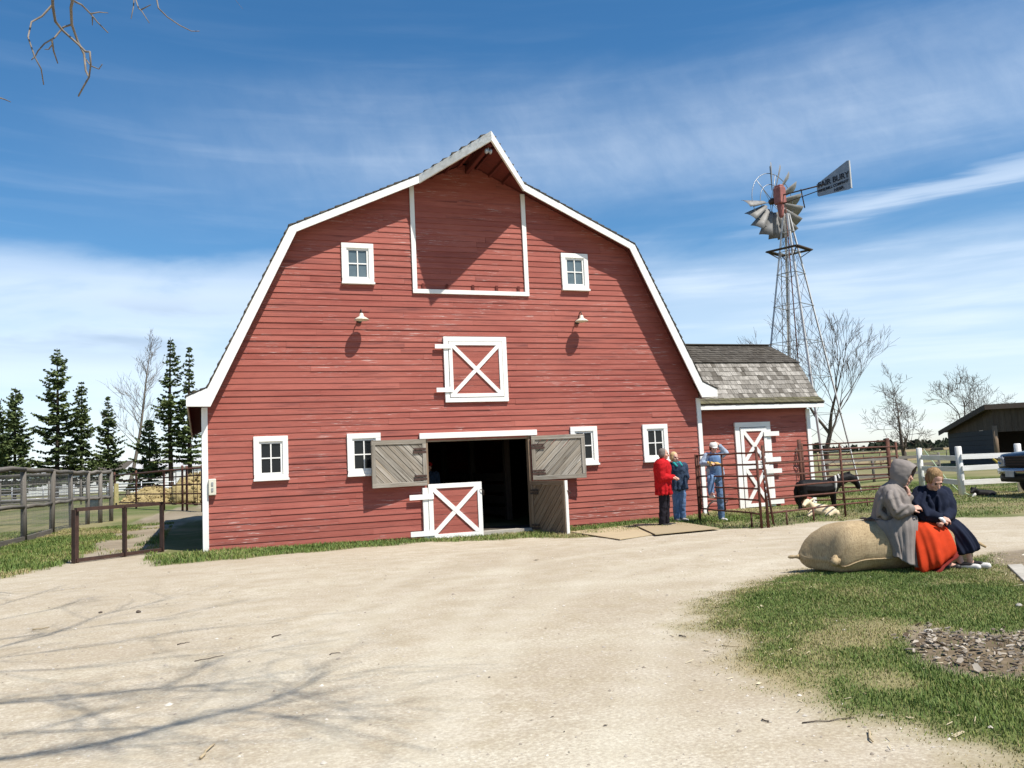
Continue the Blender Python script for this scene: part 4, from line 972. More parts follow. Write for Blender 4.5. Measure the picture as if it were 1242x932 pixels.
# ------------------------------------------------------------------ far woods on the horizon
V = []; F = []; C = []
rs = random.Random(9)
def woods(u0, u1, dpt, hlo, hhi, n):
    for i in range(n):
        u = rs.uniform(u0, u1); d = dpt*rs.uniform(.94, 1.06); p = D(u, 466, d); x, y = p.x, p.y; z0 = gz1(x, y)-.5; h = rs.uniform(hlo, hhi)*(.6+.8*fbm(np.array([u*.05]), np.array([0.0]), 1, 3, 2)[0]); w = h*rs.uniform(.3, .6); t = rs.uniform(0, 1)
        for j in range(9):
            a = rs.uniform(0, 6.28); zz = z0+h*rs.uniform(.1, .95); s = w*(1.1-.75*(zz-z0)/h); c = Vector((x+math.cos(a)*s*.5, y+math.sin(a)*s*.5, zz)); k = len(V); e = Vector((rs.uniform(-1, 1), rs.uniform(-1, 1), 0))*s; g = Vector((rs.uniform(-.4, .4), rs.uniform(-.4, .4), 1))*h*.22
            V.extend([c-e-g, c+e-g, c+e*.6+g, c-e*.6+g]); F.append((k, k+1, k+2, k+3)); C.append(min(1, max(0, t*.6+rs.uniform(0, .4))))
woods(930, 1420, 640, 4.0, 6.5, 520); woods(1080, 1300, 330, 1.6, 3.2, 160); woods(-120, 260, 420, 3.0, 6, 260)
wd_ = raw_mesh('treeline', np.array([tuple(v) for v in V]), np.array(F), M['treeline'], None, np.array(C)); tag(wd_, 'dark band of far woods along the horizon', 'woods', kind='stuff')

# ------------------------------------------------------------------ left side: poultry fence, gate frame, far corral, straw, farm buildings
FP = [(-24, 672, -24, 566), (29, 659, 29, 567.5), (62.6, 648.5, 62.6, 571), (86.7, 640, 86.7, 571), (106, 636.5, 106, 571), (121.5, 634.5, 121.5, 571.5), (134.7, 632.5, 134.7, 572)]
fpos = []
for (u, v, _, _) in FP: p = GZ(u, v); fpos.append(Vector((p.x, p.y, gz1(p.x, p.y))))
FH = 2.0
mf = thing('mesh_fence', 'grey pole fence with wire mesh beside the grass strip on the left', 'fence', fpos[1]); O_ = fpos[1]
corner = fpos[-1]; back = [corner+Vector((-5.2, 3.0, 0)), corner+Vector((-11, 6.2, 0)), corner+Vector((-17, 9.5, 0))]
allp = fpos+back
for p in allp:
    b = MB(); l_ = Vector((random.uniform(-.05, .05), random.uniform(-.05, .05), 0)); b.tube([p-O_+Vector((0, 0, -.2)), p-O_+l_*.5+Vector((0, 0, FH*.5)), p-O_+l_+Vector((0, 0, FH))], [.085, .08, .075], 9); b.build('post', M['pole_wood'], mf)
for zz, rr in ((FH, .075), (FH*.49, .062)):
    for i in range(len(allp)-1):
        a, c = allp[i]-O_, allp[i+1]-O_; w = lambda: Vector((0, 0, random.uniform(-.035, .035))); b = MB(); b.tube([a+Vector((0, 0, zz)), a.lerp(c, .33)+Vector((0, 0, zz))+w(), a.lerp(c, .66)+Vector((0, 0, zz))+w(), c+Vector((0, 0, zz))], [rr, rr*.95, rr*.9, rr*.85], 8); b.build('rail', M['pole_wood'], mf)
for i in range(len(allp)-1):
    a, c = allp[i]-O_, allp[i+1]-O_; L = (c-a).length; b = MB(); n = min(int(L/.075), 90)
    for j in range(1, n): p = a.lerp(c, j/n); b.beam(p+Vector((0, 0, .02)), p+Vector((0, 0, FH-.02)), .0035, .0035)
    for j in range(1, 24): z = j*FH/24; b.beam(a+Vector((0, 0, z)), c+Vector((0, 0, z)), .0035, .0035)
    b.build('wire_mesh', M['wire'], mf)
b = MB(); b.beam(fpos[0]-O_+Vector((.02, 0, .08)), fpos[1]-O_+Vector((.02, 0, .08)), .05, .2); b.beam(fpos[1]-O_+Vector((.02, 0, .08)), fpos[2]-O_+Vector((.02, 0, .08)), .05, .2); b.build('base_board', M['pole_wood'], mf)
# angle iron gate frame
ga, gb = GZ(91.5, 683.5), GZ(197, 669.5); ht = 1.02
gf = thing('gate_frame', 'low brown steel gate frame standing across the path left of the barn', 'gate', ga); dv = gb-ga; dv.z = gb.z-ga.z
b = MB(); z1 = Vector((0, 0, ht)); b.beam(z1, dv+z1*1.0, .09, .07); b.build('top_bar', M['rust_dark'], gf)
b = MB(); b.beam(Vector((0, 0, .05)), dv+Vector((0, 0, .05)), .07, .07); b.build('bottom_bar', M['rust_dark'], gf)
for f_, w in ((0, .15), (.545, .11), (1, .11)):
    b = MB(); p = dv*f_; e = dv.normalized(); nn = Vector((-e.y, e.x, 0)); b.frame(p+Vector((0, 0, ht/2))+e*.0+nn*.012, (0, 0, 1), e, nn, ht-.0, w, .012); b.frame(p+Vector((0, 0, ht/2))-e*w*.42-nn*.045, (0, 0, 1), nn, e, ht-.01, .09, .014); b.build('upright', M['rust_dark'], gf)
# pipe corral beyond the path
ca_, cb_ = GZ(139, 616), GZ(250, 621); pc = thing('pipe_corral', 'rusty pipe corral fence in front of the straw heap left of the barn', 'fence', ca_); dv = cb_-ca_; L = dv.length
hgt = 2.1
for f_ in (0, .30, .62, .80, .84, .97):
    b = MB(); b.tube([dv*f_+Vector((0, 0, -.1)), dv*f_+Vector((0, 0, hgt*random.uniform(.98, 1.1)))], .055, 8); b.build('post', M['rust'], pc)
for q, z in enumerate((.35, .85, 1.30, 1.72, 2.08)):
    b = MB(); b.tube([Vector((0, 0, z)), dv+Vector((0, 0, z))], .035 if q < 4 else .05, 7); b.build('rail', M['rust'], pc)
b = MB()
for f_ in (.70, .74, .90, .93): b.tube([dv*f_+Vector((0, 0, .3)), dv*f_+Vector((0, 0, 2.08))], .02, 6)
for k_ in range(6): b.tube([dv*.70+Vector((0, 0, .3+k_*.33)), dv*.74+Vector((0, 0, .3+k_*.33))], .018, 6); b.tube([dv*.90+Vector((0, 0, .3+k_*.33)), dv*.93+Vector((0, 0, .3+k_*.33))], .018, 6)
b.build('ladder_rung', M['rust'], pc)
# straw
def straw(label, u, d, w, h, seed):
    p = fbase(u, d); t = MB(); rs = random.Random(seed); n = 22; rings = []
    for i in range(9):
        f = i/8; ring = []
        for k_ in range(n):
            a = 2*PI*k_/n; r_ = w/2*math.sqrt(max(0, 1-f**2.2))*(1+.16*math.sin(3*a+seed)+rs.uniform(-.06, .06))+.01; ring.append((math.cos(a)*r_, math.sin(a)*r_*.7, h*f*(1+rs.uniform(-.05, .05))))
        rings.append(ring)
    t.loft(rings); 
    for i in range(500):
        a = rs.uniform(0, 6.28); f = rs.random(); r_ = w/2*math.sqrt(max(0, 1-f**2.2)); c = Vector((math.cos(a)*r_, math.sin(a)*r_*.7, h*f)); t.beam(c, c+Vector((rs.uniform(-.2, .2), rs.uniform(-.2, .2), rs.uniform(-.12, .16))), .02, .012)
    o = t.build('straw_heap', M['hay'], subsurf=2); tx = bpy.data.textures.new('heap', 'CLOUDS'); tx.noise_scale = .7; tx.noise_depth = 3; dm = o.modifiers.new('d', 'DISPLACE'); dm.texture = tx; dm.strength = .55; dm.texture_coords = 'LOCAL'; o.location = p; tag(o, label, 'straw heap', 'straw heaps by the far corral'); return o
straw('low spread straw heap left of the spruce trunk', 190, 60, 4.4, 1.1, 1); straw('tall straw heap touching the barn corner behind the ladder gate', 242, 58, 4.0, 1.95, 2); straw('small scatter of straw at the foot of the low heap', 172, 58, 2.6, .55, 3)
# far white buildings
def farm_house(label, u, dpt, w, h, dd, roofh, mat, nwin, rz=0):
    t = thing('farm_building', label, 'building', fbase(u, dpt), -YAW+rz, 'white farm buildings on the left horizon'); b = MB(); b.box(-w/2, w/2, 0, dd, -.5, h); b.build('wall', M['white'], t)
    b = MB(); b.prism([(-w/2-.3, -.35, h-.1), (-w/2-.3, dd/2, h+roofh), (-w/2-.3, dd+.35, h-.1)], (w+.6, 0, 0)); b.build('roof', mat, t)
    for i in range(nwin):
        x = -w/2+w*(i+.5)/nwin; b = MB(); b.box(x-.45, x+.45, -.05, .02, h*.35, h*.75); wf = b.build('window', M['galv_bright'], t); b = MB(); b.box(x-.36, x+.36, -.08, -.04, h*.39, h*.71); b.build('pane', M['glass'], wf)
farm_house('long white farm building behind the straw heap and corral', 236, 150, 24, 4.2, 8, 1.6, M['galv_bright'], 3)
farm_house('white farm house with dark roof seen between spruce trunks', 158, 190, 18, 4.6, 8, 2.2, M['shingle_dark'], 5)
farm_house('small white shed seen through the wire mesh', 58, 150, 9, 3.8, 6, 1.3, M['galv_bright'], 2)
# far rail fences on the left
def rail_fence(label, pts, h, nr, mat, pr=.06, rr=.045, group=None, name='rail_fence', sp=3.0, rect=False):
    P = [Vector(p) for p in pts]; t = thing(name, label, 'fence', P[0], 0, group); o = P[0]
    for i in range(len(P)-1):
        a, c = P[i]-o, P[i+1]-o; n = max(1, round((c-a).length/sp))
        for j in range(n+(i == len(P)-2)):
            q = a.lerp(c, j/n); b = MB(); b.tube([q+Vector((0, 0, -.1)), q+Vector((0, 0, h*1.04))], pr, 7); b.build('post', M[mat], t)
        for k_ in range(nr):
            z = h*(k_+.75)/(nr-.0); b = MB()
            if rect: b.beam(a+Vector((0, 0, z)), c+Vector((0, 0, z)), .04, rr*2)
            else: b.tube([a+Vector((0, 0, z)), c+Vector((0, 0, z))], rr, 6)
            b.build('rail', M[mat], t)
    return t
gfb = lambda u, d: Vector(fbase(u, d))
rail_fence('grey rail fence beyond the wire mesh in front of the spruces', [gfb(-60, 62), gfb(60, 66), gfb(135, 70)], 1.9, 4, 'pole_wood', .06, .045, 'far rail fences')
rail_fence('distant pale rail fence at the foot of the spruces', [gfb(-60, 84), gfb(90, 86), gfb(250, 88)], 1.6, 3, 'galv', .06, .06, 'far rail fences')
# yellow post and blue barrel
p = GZ(141, 618); t = thing('feed_chute', 'narrow yellow board stood at the far end of the mesh fence', 'board', p, -YAW)
b = MB(); b.box(-.10, .13, -.03, .03, 0, 1.55); b.build('board', m_simple('yellow painted board', (.55, .46, .2), (.42, .35, .16)), t); b = MB(); b.box(-.03, .07, -.045, -.03, .15, .38); b.build('opening', M['black'], t)
p = GZ(126, 617); t = thing('water_tub', 'blue grey water tub behind the far end of the mesh fence', 'tub', (p.x-1.0, p.y+3, 0)); b = MB(); b.lathe([(.001, .03), (.34, .03), (.38, .02), (.42, .6), (.45, .62), (.43, .64), (.40, .60), (.36, .08), (.001, .08)], n=20); b.build('tub_wall', m_simple('blue grey plastic', (.18, .26, .36), (.13, .19, .27)), t); b = MB(); b.lathe([(.001, .5), (.398, .5)], n=20); b.build('tub_water', M['glass'], t)
# ------------------------------------------------------------------ right side: plank fence, shed, far fences
wf0 = Vector((*GZ(1119, 594)[:2], 0)); wf1 = Vector((*GZ(1167.5, 601)[:2], 0)); stepv = wf1-wf0; wf2 = Vector((*D(1240, 600, 24.9)[:2], 0)); wf3 = Vector((*D(1330, 600, 25.6)[:2], 0))
wfn = thing('plank_fence', 'whitewashed plank fence on round posts left of the blue truck', 'fence', wf0)
P = [wf0, wf1, wf2, wf3]
for p in P: b = MB(); q = p-wf0; b.tube([q+Vector((0, 0, -.2)), q+Vector((0, 0, .7)), q+Vector((0, 0, 1.40)), q+Vector((0, 0, 1.42))], [.10, .097, .093, .07], 12); b.build('post', M['white_old_shade'], wfn)
fn = Vector((-math.sin(YAW), -math.cos(YAW), 0))*.12
for i in range(3):
    for z in (.37, .75, 1.09):
        b = MB(); a, c = P[i]-wf0+fn, P[i+1]-wf0+fn; b.beam(a+Vector((0, 0, z+random.uniform(-.03, .03))), c+Vector((0, 0, z+random.uniform(-.03, .03))), .04, .15); b.build('plank', M['white_old_shade'], wfn, bevel=.004)
# hose hanging from the first post
pa = wf0+Vector((.1, -.12, 1.36)); pe = GZ(1176, 602)
hs_ = [pa, pa.lerp(pe, .25)+Vector((0, 0, -.12)), pa.lerp(pe, .5)+Vector((0, 0, -.22)), pa.lerp(pe, .75)+Vector((0, 0, -.2)), pe+Vector((0, 0, .03)), pe+Vector((.5, .1, .02))]
b = MB(); b.tube(hs_, .018, 7); tag(b.build('garden_hose', m_simple('pale green hose', (.38, .47, .30), (.30, .38, .24))), 'pale green hose hanging from the white fence post to the grass', 'hose')
# open shed
S1 = Vector(fbase(1199.5, 56)); S0 = Vector(fbase(1144, 68)); sh = thing('open_shed', 'dark weathered open shed with sloping roof at the right edge', 'shed', S1)
sw = S0-S1; sL = sw.length; ex_ = sw.normalized(); ey_ = Vector((ex_.y, -ex_.x, 0)); ey_ = ey_ if ey_.x > 0 else -ey_     # ey_ runs along the open front to the right
hf, hb, FL = 3.75, 2.45, 15.0
SP = lambda a, o, z: ex_*a+ey_*o+Vector((0, 0, z))
b = MB(); n = 16
for i in range(n):
    a0, a1 = sL*i/n, sL*(i+1)/n-.02; h0 = hf+(hb-hf)*a0/sL; h1 = hf+(hb-hf)*a1/sL; b.prism([SP(a0, 0, 2.35), SP(a1, 0, 2.35), SP(a1, 0, h1), SP(a0, 0, h0)], ey_*.05)
b.build('gable_boards', M['dark_wood'], sh)
b = MB()
for i in range(7): b.frame(SP(sL/2, .02, .17+i*.335), ex_, Vector((0, 0, 1)), ey_, sL, .32, .06)
b.build('side_wall', m_simple('dark blue grey boards', (.055, .062, .075), (.035, .038, .045), 6, .9, .2, 0, .2, (.6, 8, 8)), sh)
b = MB()
for i in range(40): b.frame(SP(.05, FL*(i+.5)/40, 2.95), Vector((0, 0, 1)), ey_, ex_, 1.55, FL/40-.015, .04)
b.build('front_boards', M['dark_wood'], sh)
for i in range(6):
    b = MB(); b.tube([SP(.1, .1+i*2.9, -.1), SP(.1, .1+i*2.9, 2.6)], .15, 9); b.build('post', M['pole_wood' if i else 'brown_wood'], sh)
b = MB(); b.prism([SP(sL, -.02, -.1), SP(sL, FL, -.1), SP(sL, FL, hb), SP(sL, -.02, hb)], ex_*.05); b.build('back_wall', M['dark_wood'], sh)
b = MB(); b.prism([SP(-.5, -.55, hf+.12), SP(sL+.6, -.55, hb+.02), SP(sL+.6, FL, hb+.02), SP(-.5, FL, hf+.12)], (0, 0, .13)); b.build('roof', M['shingle_dark'], sh)
b = MB(); b.prism([SP(-.52, -.57, hf-.10), SP(sL+.62, -.57, hb-.20), SP(sL+.62, -.57, hb+.16), SP(-.52, -.57, hf+.26)], ey_*.04); b.prism([SP(-.53, -.55, hf-.08), SP(-.53, FL, hf-.08), SP(-.53, FL, hf+.25), SP(-.53, -.55, hf+.25)], ex_*.04); b.build('roof_edge', M['dark_wood'], sh)
p = GZ(1205, 566); b = MB(); b.tube([Vector((0, 0, .5)), Vector((.3, -.1, .22)), Vector((.9, -.2, .2)), Vector((1.8, -.3, .35)), Vector((2.6, -.4, .6))], .07, 8); o = b.build('yellow_pipe', m_simple('yellow pipe', (.55, .40, .08), (.45, .33, .08))); o.location = p; tag(o, 'bent yellow pipe lying in front of the dark shed', 'pipe')
# far fences and sunlit rails on the right
rail_fence('pale sunlit rail fence in the field behind the corral', [gfb(985, 60), gfb(1060, 64), gfb(1150, 70)], 1.35, 2, 'ply', .06, .085, 'field fences', sp=5, rect=True)
rail_fence('grey weathered board fence behind the black pony', [gfb(990, 36), gfb(1050, 38), gfb(1130, 41)], 1.1, 3, 'pole_wood', .06, .07, 'field fences', sp=4, rect=True)
rail_fence('thin wire and post fence on the far side of the field', [gfb(985, 110), gfb(1140, 120)], 1.3, 2, 'pole_wood', .06, .03, 'field fences', sp=9)

# ------------------------------------------------------------------ corral panels
def corral(label, p0, p1, zs, posts, legs=(), diag=False, r=.019):
    p0, p1 = Vector((p0[0], p0[1], 0)), Vector((p1[0], p1[1], 0)); t = thing('corral_panel', label, 'corral panel', p0, 0, 'rusty corral panels by the annex'); dv = p1-p0
    for z in zs:
        b = MB(); m = 7; b.tube([dv*(i/m)+Vector((random.uniform(-.006, .006), random.uniform(-.006, .006), z+random.uniform(-.008, .008))) for i in range(m+1)], r, 8); b.build('rail', M['rust'], t)
    for f_, rr, z0, z1 in posts:
        b = MB(); q = dv*f_; b.tube([q+Vector((0, 0, z0)), q+Vector((0, 0, (z0+z1)/2)), q+Vector((0, 0, z1))], rr, 8); b.build('post', M['rust'], t)
    for f_ in legs:
        b = MB(); q = dv*f_; b.tube([q+Vector((0, 0, -.03)), q+Vector((0, 0, zs[0]))], r, 8); b.build('foot', M['rust'], t)
    return t
Z6 = [.275, .545, .775, 1.02, 1.265, 1.50]
A0, A1 = D(847, 600, 19.7), D(921, 600, 16.95)
ca1 = corral('rusty pipe panel the person in denim leans on, between barn corner and annex door', A0, A1, Z6, [(0, .034, -.05, 1.53), (.035, .022, .25, 1.5), (.46, .021, .25, 1.5), (1, .027, -.03, 1.62)], (.86, ))
B0, B1 = D(929, 600, 17.0), D(1094, 600, 20.2)
cb1 = corral('rusty pipe panel running from the chained post past the calf towards the seated pair', B0, B1, Z6, [(0, .03, -.03, 1.64), (.53, .024, .0, 1.56), (.985, .026, -.03, 1.6)], (.12, .3))
b = MB(); q = B0-A1; b.tube([Vector((-.02, 0, 1.50)), Vector((.03, .01, 1.1)), Vector((.07, .0, .6)), Vector((.13, 0, .05))], .022, 8); b.build('brace_pipe', M['rust'], cb1)
b = MB()
for i in range(9): b.ell(Vector((-.10+.012*i, -.03, 1.46-.07*i-.004*i*i)), (.016, .012, .03), None, 8, 5)
b.build('chain', M['galv'], cb1)
C0, C1 = D(974, 600, 22.2), D(1082, 600, 21.6)
corral('rusty pipe panel standing behind the black pony, fixed to a dark post', C0, C1, [.2, .5, .80, 1.08, 1.36, 1.65], [(0, .05, -.1, 1.80), (.03, .03, .1, 1.7), (.46, .024, .15, 1.66), (1, .05, -.1, 1.72)], (.72,))
hp = GZ(864, 627); b = MB(); b.tube([Vector((math.cos(a)*.20, -.12-.06*math.sin(a), .20+.19*math.sin(a))) for a in np.linspace(0, 2*PI, 25)], .02, 7); b.tube([Vector((.2, -.12, .2)), Vector((.36, -.16, .36)), Vector((.36, -.16, .40)), Vector((-.16, -.10, .40))], .015, 6)
o = b.build('iron_hoop', M['iron']); o.location = hp; tag(o, 'black iron hoop bracket leaning low behind the corral panel post', 'iron hoop')
# ------------------------------------------------------------------ people and animals
RZ = Matrix.Rotation(YAW, 3, 'Z')        # world -> figure frame (x to the picture's right, y away)
class Fig:
    def __init__(s, name, label, cat, u, d, group=None, zb=None):
        p = D(u, 466, d); z = gz1(p.x, p.y) if zb is None else zb
        s.b = Vector((p.x, p.y, z)); s.d = d; s.t = thing(name, label, cat, s.b, -YAW, group)
    def __call__(s, u, v, dd=0.0): return RZ @ (D(u, v, s.d+dd)-s.b)
def basis(f, up): f = Vector(f).normalized(); r = f.cross(Vector(up)).normalized(); return f, r, r.cross(f)
def ellb(mb, c, f, r, u, rad): mb.ell(c, rad, Matrix(((r.x, f.x, u.x), (r.y, f.y, u.y), (r.z, f.z, u.z))), 16, 10)
def head(mb, c, f, up, s=1.0):
    f, r, u = basis(f, up); c = Vector(c); P = lambda a, b, z: c+(r*a+f*b+u*z)*s; R = lambda *q: tuple(x*s for x in q)
    ellb(mb, P(0, -.012, .03), f, r, u, R(.075, .096, .092)); ellb(mb, P(0, .022, -.025), f, r, u, R(.060, .072, .088)); ellb(mb, P(0, .058, -.092), f, r, u, R(.034, .032, .024))
    mb.cap(P(0, .088, .012), .010*s, P(0, .116, -.030), .015*s); ellb(mb, P(0, .082, .030), f, r, u, R(.048, .014, .012)); ellb(mb, P(0, .090, -.060), f, r, u, R(.024, .011, .012))
    for q in (-1, 1): ellb(mb, P(q*.074, -.010, -.004), f, r, u, R(.012, .026, .034)); ellb(mb, P(q*.040, .066, -.030), f, r, u, R(.022, .020, .024))
def eyes(t, c, f, up, s=1.0):
    f, r, u = basis(f, up)
    for q in (-1, 1):
        b = MB(); b.ell(Vector(c)+(r*(q*.031)+f*.083+u*.008)*s, (.012*s, .012*s, .010*s), None, 10, 6); b.build('eye', M['fur_black'], t)
def hand(mb, w, d, n, side_, s=1.0, curl=.5):
    """wrist, pointing direction, back-of-hand normal, side the thumb leaves"""
    d = Vector(d).normalized(); n = Vector(n); n = (n-d*n.dot(d)).normalized(); x = d.cross(n)*side_; w = Vector(w)
    mb.cap(w, .026*s, w+d*.05*s, .028*s); ellb(mb, w+d*.05*s, d, x, n, (.040*s, .048*s, .016*s))
    for i, (o, L) in enumerate(((.032, .070), (.011, .080), (-.011, .075), (-.031, .058))):
        b0 = w+(d*.088+x*o)*s; k1 = (d*math.cos(curl*.6)-n*math.sin(curl*.6)+x*o*2).normalized(); k2 = (d*math.cos(curl*1.7)-n*math.sin(curl*1.7)).normalized(); m1 = b0+k1*L*.5*s
        mb.cap(b0-d*.02*s, .0098*s, m1, .0088*s); mb.cap(m1, .0088*s, m1+k2*L*.5*s, .0075*s)
    t0 = w+(d*.022+x*.030)*s; t1 = t0+(d*.7+x*.75-n*.25).normalized()*.04*s; mb.cap(t0, .013*s, t1, .011*s); mb.cap(t1, .011*s, t1+(d*.9+x*.25-n*.4).normalized()*.032*s, .009*s)
def foot(mb, a, d, s=1.0, r=.042):
    d = Vector((d[0], d[1], 0)).normalized(); a = Vector(a); h = Vector((a.x, a.y, r*.9*s)); mb.cap(a, .036*s, h-d*.03*s, .038*s); mb.cap(h-d*.045*s, .036*s, h+d*.09*s, .034*s); mb.cap(h+d*.09*s+Vector((0, 0, -.006)), .036*s, h+d*.165*s+Vector((0, 0, -.014)), .024*s)
def limbs(mb, pts):
    for (a, ra), (b_, rb) in zip(pts[:-1], pts[1:]): mb.cap(a, ra, b_, rb)
def ring_loft(mb, rings, n=44, folds=9, seed=0, flat=None):
    """rings: (left, right, depth half, fold amplitude)"""
    out = []
    for i, (l, r, dh, fa) in enumerate(rings):
        l, r = Vector(l), Vector(r); m = (l+r)/2; hx = (r-l)/2; dy = Vector((0, 1, 0)); e = hx.normalized(); w = hx.length; ring = []
        for k_ in range(n):
            a = 2*PI*k_/n; fo = 1+fa*(math.sin(folds*a+seed+i*.25)+.5*math.sin((folds*2+1)*a+seed*2+i*.4))
            ring.append(m+hx*math.cos(a)*fo+dy*(dh*math.sin(a)*fo))
        out.append(ring)
    mb.loft(out, cap=True)
def wrinkle(o, st, sc):
    tx = bpy.data.textures.new('folds', 'CLOUDS'); tx.noise_scale = sc; tx.noise_depth = 2; m = o.modifiers.new('w', 'DISPLACE'); m.texture = tx; m.strength = st; m.mid_level = .5; m.texture_coords = 'LOCAL'; return o
# burlap sack
sd_ = 10.25; sk = Fig('burlap_sack', 'huge stuffed burlap sack lying on the edge of the grass as a seat', 'sack', 1078, sd_)
xl, xr = sk(984, 680).x, sk(1163, 680).x; Ls = xr-xl
def sack_pt(s, a):
    e = abs(s); h = .275*max(0.0, 1-e**9)**.5+.02; w = .37*(1-.04*e**4)*(max(0, 1-e**10)**.5*.3+.70); ca, sa = math.cos(a), math.sin(a)
    px_ = math.copysign(abs(ca)**.72, ca); pz = math.copysign(abs(sa)**.86, sa)
    zc = .285+(.13-.285)*e**5; wr = .018*math.sin(9*a+5*s)*e**4+.016*math.sin(17*a+s*9)*e**6+.004*math.sin(5*a+s*11)
    x = (xl+xr)/2+s*Ls/2*(1-.035*(1-px_*px_)*e)-.52*w*px_*1.0*max(0, -s)**2; x += .25*w*px_*max(0, s)**2
    sag = -.035*math.exp(-((s-.30)/.30)**2)*(1 if sa > 0 else 0)+.012*math.sin(s*7+1.3)*max(0, sa)
    z = zc+pz*h*(1+wr*3)+sag; z = max(z, .004+.01*abs(math.sin(s*6))*0); return Vector((x, px_*w*(1+wr), z))
b = MB(); b.loft([[sack_pt(s, 2*PI*k_/48) for k_ in range(48)] for s in [-1, -.985, -.95, -.9, -.82, -.72, -.6, -.45, -.3, -.15, 0, .15, .3, .45, .6, .72, .82, .9, .95, .985, 1]]); body_s = wrinkle(b.build('sack_body', M['burlap'], sk.t, subsurf=2), .010, .14)
for s, a, dx in ((-1, PI*1.08, -.02), (-1, 0, -.06), (1, 0, .06)):
    p = sack_pt(s, a); sg = 1 if s > 0 else -1; b = MB(); q = p+Vector((dx*.2, .02 if a == 0 else -.02, .0))
    rings = []
    ks_ = .42 if (s < 0 and a == 0) else .9
    for t_, r_ in ((-.02, .075), (.01, .050), (.03, .040), (.05, .052), (.08, .052), (.10, .036), (.112, .01)):
        c_ = q+Vector((sg*t_*(.9 if a == 0 else .55), (t_*.5 if a == 0 else -t_*.85), .015-t_*.05)); dd_ = Vector((sg, .55 if a == 0 else -1, 0)).normalized(); e1 = dd_.cross(Vector((0, 0, 1))).normalized()
        rings.append([c_+(e1*math.cos(2*PI*k_/14)+Vector((0, 0, 1))*math.sin(2*PI*k_/14))*r_*ks_*(1+.12*math.sin(5*2*PI*k_/14)) for k_ in range(14)])
    b.loft(rings); b.build('tied_corner', M['burlap'], sk.t)
b = MB(); b.tube([sack_pt(s, PI*1.13)+Vector((0, -.006, .004)) for s in np.linspace(-.97, .97, 40)], .009, 6); b.build('seam', M['burlap'], sk.t)
b = MB(); b.tube([sack_pt(1, 0), sack_pt(1, 0)+Vector((.12, .04, .06)), sack_pt(1, 0)+Vector((.22, .0, .08)), sack_pt(1, 0)+Vector((.29, -.02, .03))], [.04, .034, .024, .014], 7); b.build('loose_end', M['burlap'], sk.t)
st = Fig('leather_strap', 'dark brown strap with a grey end lying on top of the burlap sack', 'strap', 1050, sd_)
b = MB(); tp = lambda u, s: Vector((st(u, 640).x, s, 0)); off_x = (sk.b-st.b).dot(Vector((math.cos(YAW), -math.sin(YAW), 0)))
def on_sack(u, yy):
    x = sk(u, 640).x; s = (x-(xl+xr)/2)/(Ls/2); best = max((sack_pt(s, a) for a in np.linspace(.1, PI-.1, 60)), key=lambda p: -abs(p.y-yy)); return Vector((x+off_x, best.y, best.z))
path = [on_sack(1066, .04)+Vector((0, 0, .02)), on_sack(1055, .02)+Vector((0, 0, .03)), on_sack(1047, -.05)+Vector((0, 0, .022)), on_sack(1041, -.03)+Vector((0, 0, .02))]
for p, q in zip(path[:-1], path[1:]): b.beam(p, q, .055, .02)
b.build('strap', M['rust_dark'], st.t); b = MB(); b.beam(on_sack(1040, .02)+Vector((0, 0, .03)), on_sack(1055, -.22)+Vector((0, 0, .03)), .045, .018); b.build('strap_end', M['iron'], st.t)
# seated woman in the grey hooded cloak
w1 = Fig('person', 'seated person in a grey hooded wool cloak over a bright orange red skirt', 'person', 1100, 9.9); H = w1
hc, hf_, hu = H(1094.5, 576, .05), (.74, -.62, -.24), (.12, .0, 1)
b = MB(); head(b, hc, hf_, hu, .98); b.cap(hc+Vector((-.03, .02, -.06)), .052, H(1087, 592, .08), .06)
limbs(b, [(H(1085, 602, .1), .13), (H(1081, 620, .12), .12), (H(1082, 636, .12), .15)])
limbs(b, [(H(1083, 640, 0), .095), (H(1121, 640, -.12), .07), (H(1127, 664, -.15), .055), (H(1130, 687, -.12), .036)]); limbs(b, [(H(1086, 638, .2), .095), (H(1126, 640, .05), .07), (H(1136, 664, -.10), .05), (H(1143, 687, -.17), .034)])
foot(b, H(1130, 687, -.12), (.75, -.65)); foot(b, H(1143, 687, -.17), (.85, -.5))
limbs(b, [(H(1080, 598, -.06), .06), (H(1088, 622, -.18), .045), (H(1104, 618, -.22), .032)]); hand(b, H(1104, 618, -.22), (.95, -.1, .25), (0, -.6, .8), 1, .95, .8)
limbs(b, [(H(1094, 598, .25), .06), (H(1106, 618, .16), .045), (H(1101, 600, -.03), .032)]); hand(b, H(1101.5, 600, -.03), (-.05, -.1, 1), (.9, -.4, 0), 1, .95, 1.1)
b.build('body', M['skin'], w1.t, remesh=.0075, smooth_it=2); eyes(w1.t, hc, hf_, hu, .98)
b = MB()
limbs(b, [(H(1087, 592, .08), .11), (H(1082, 604, .10), .185), (H(1078, 619, .12), .185), (H(1078, 633, .10), .20)]); limbs(b, [(H(1088, 606, -.0), .14), (H(1091, 620, .0), .15), (H(1093, 630, .02), .16)])
limbs(b, [(H(1079, 598, -.05), .095), (H(1084, 611, -.16), .085), (H(1090, 621, -.22), .078), (H(1104, 617.5, -.23), .062)]); limbs(b, [(H(1093, 597, .22), .09), (H(1104, 612, .16), .08), (H(1108, 618, .10), .072), (H(1103, 604, -.01), .052)]); limbs(b, [(H(1108, 618, .10), .07), (H(1096, 622, -.08), .06)])
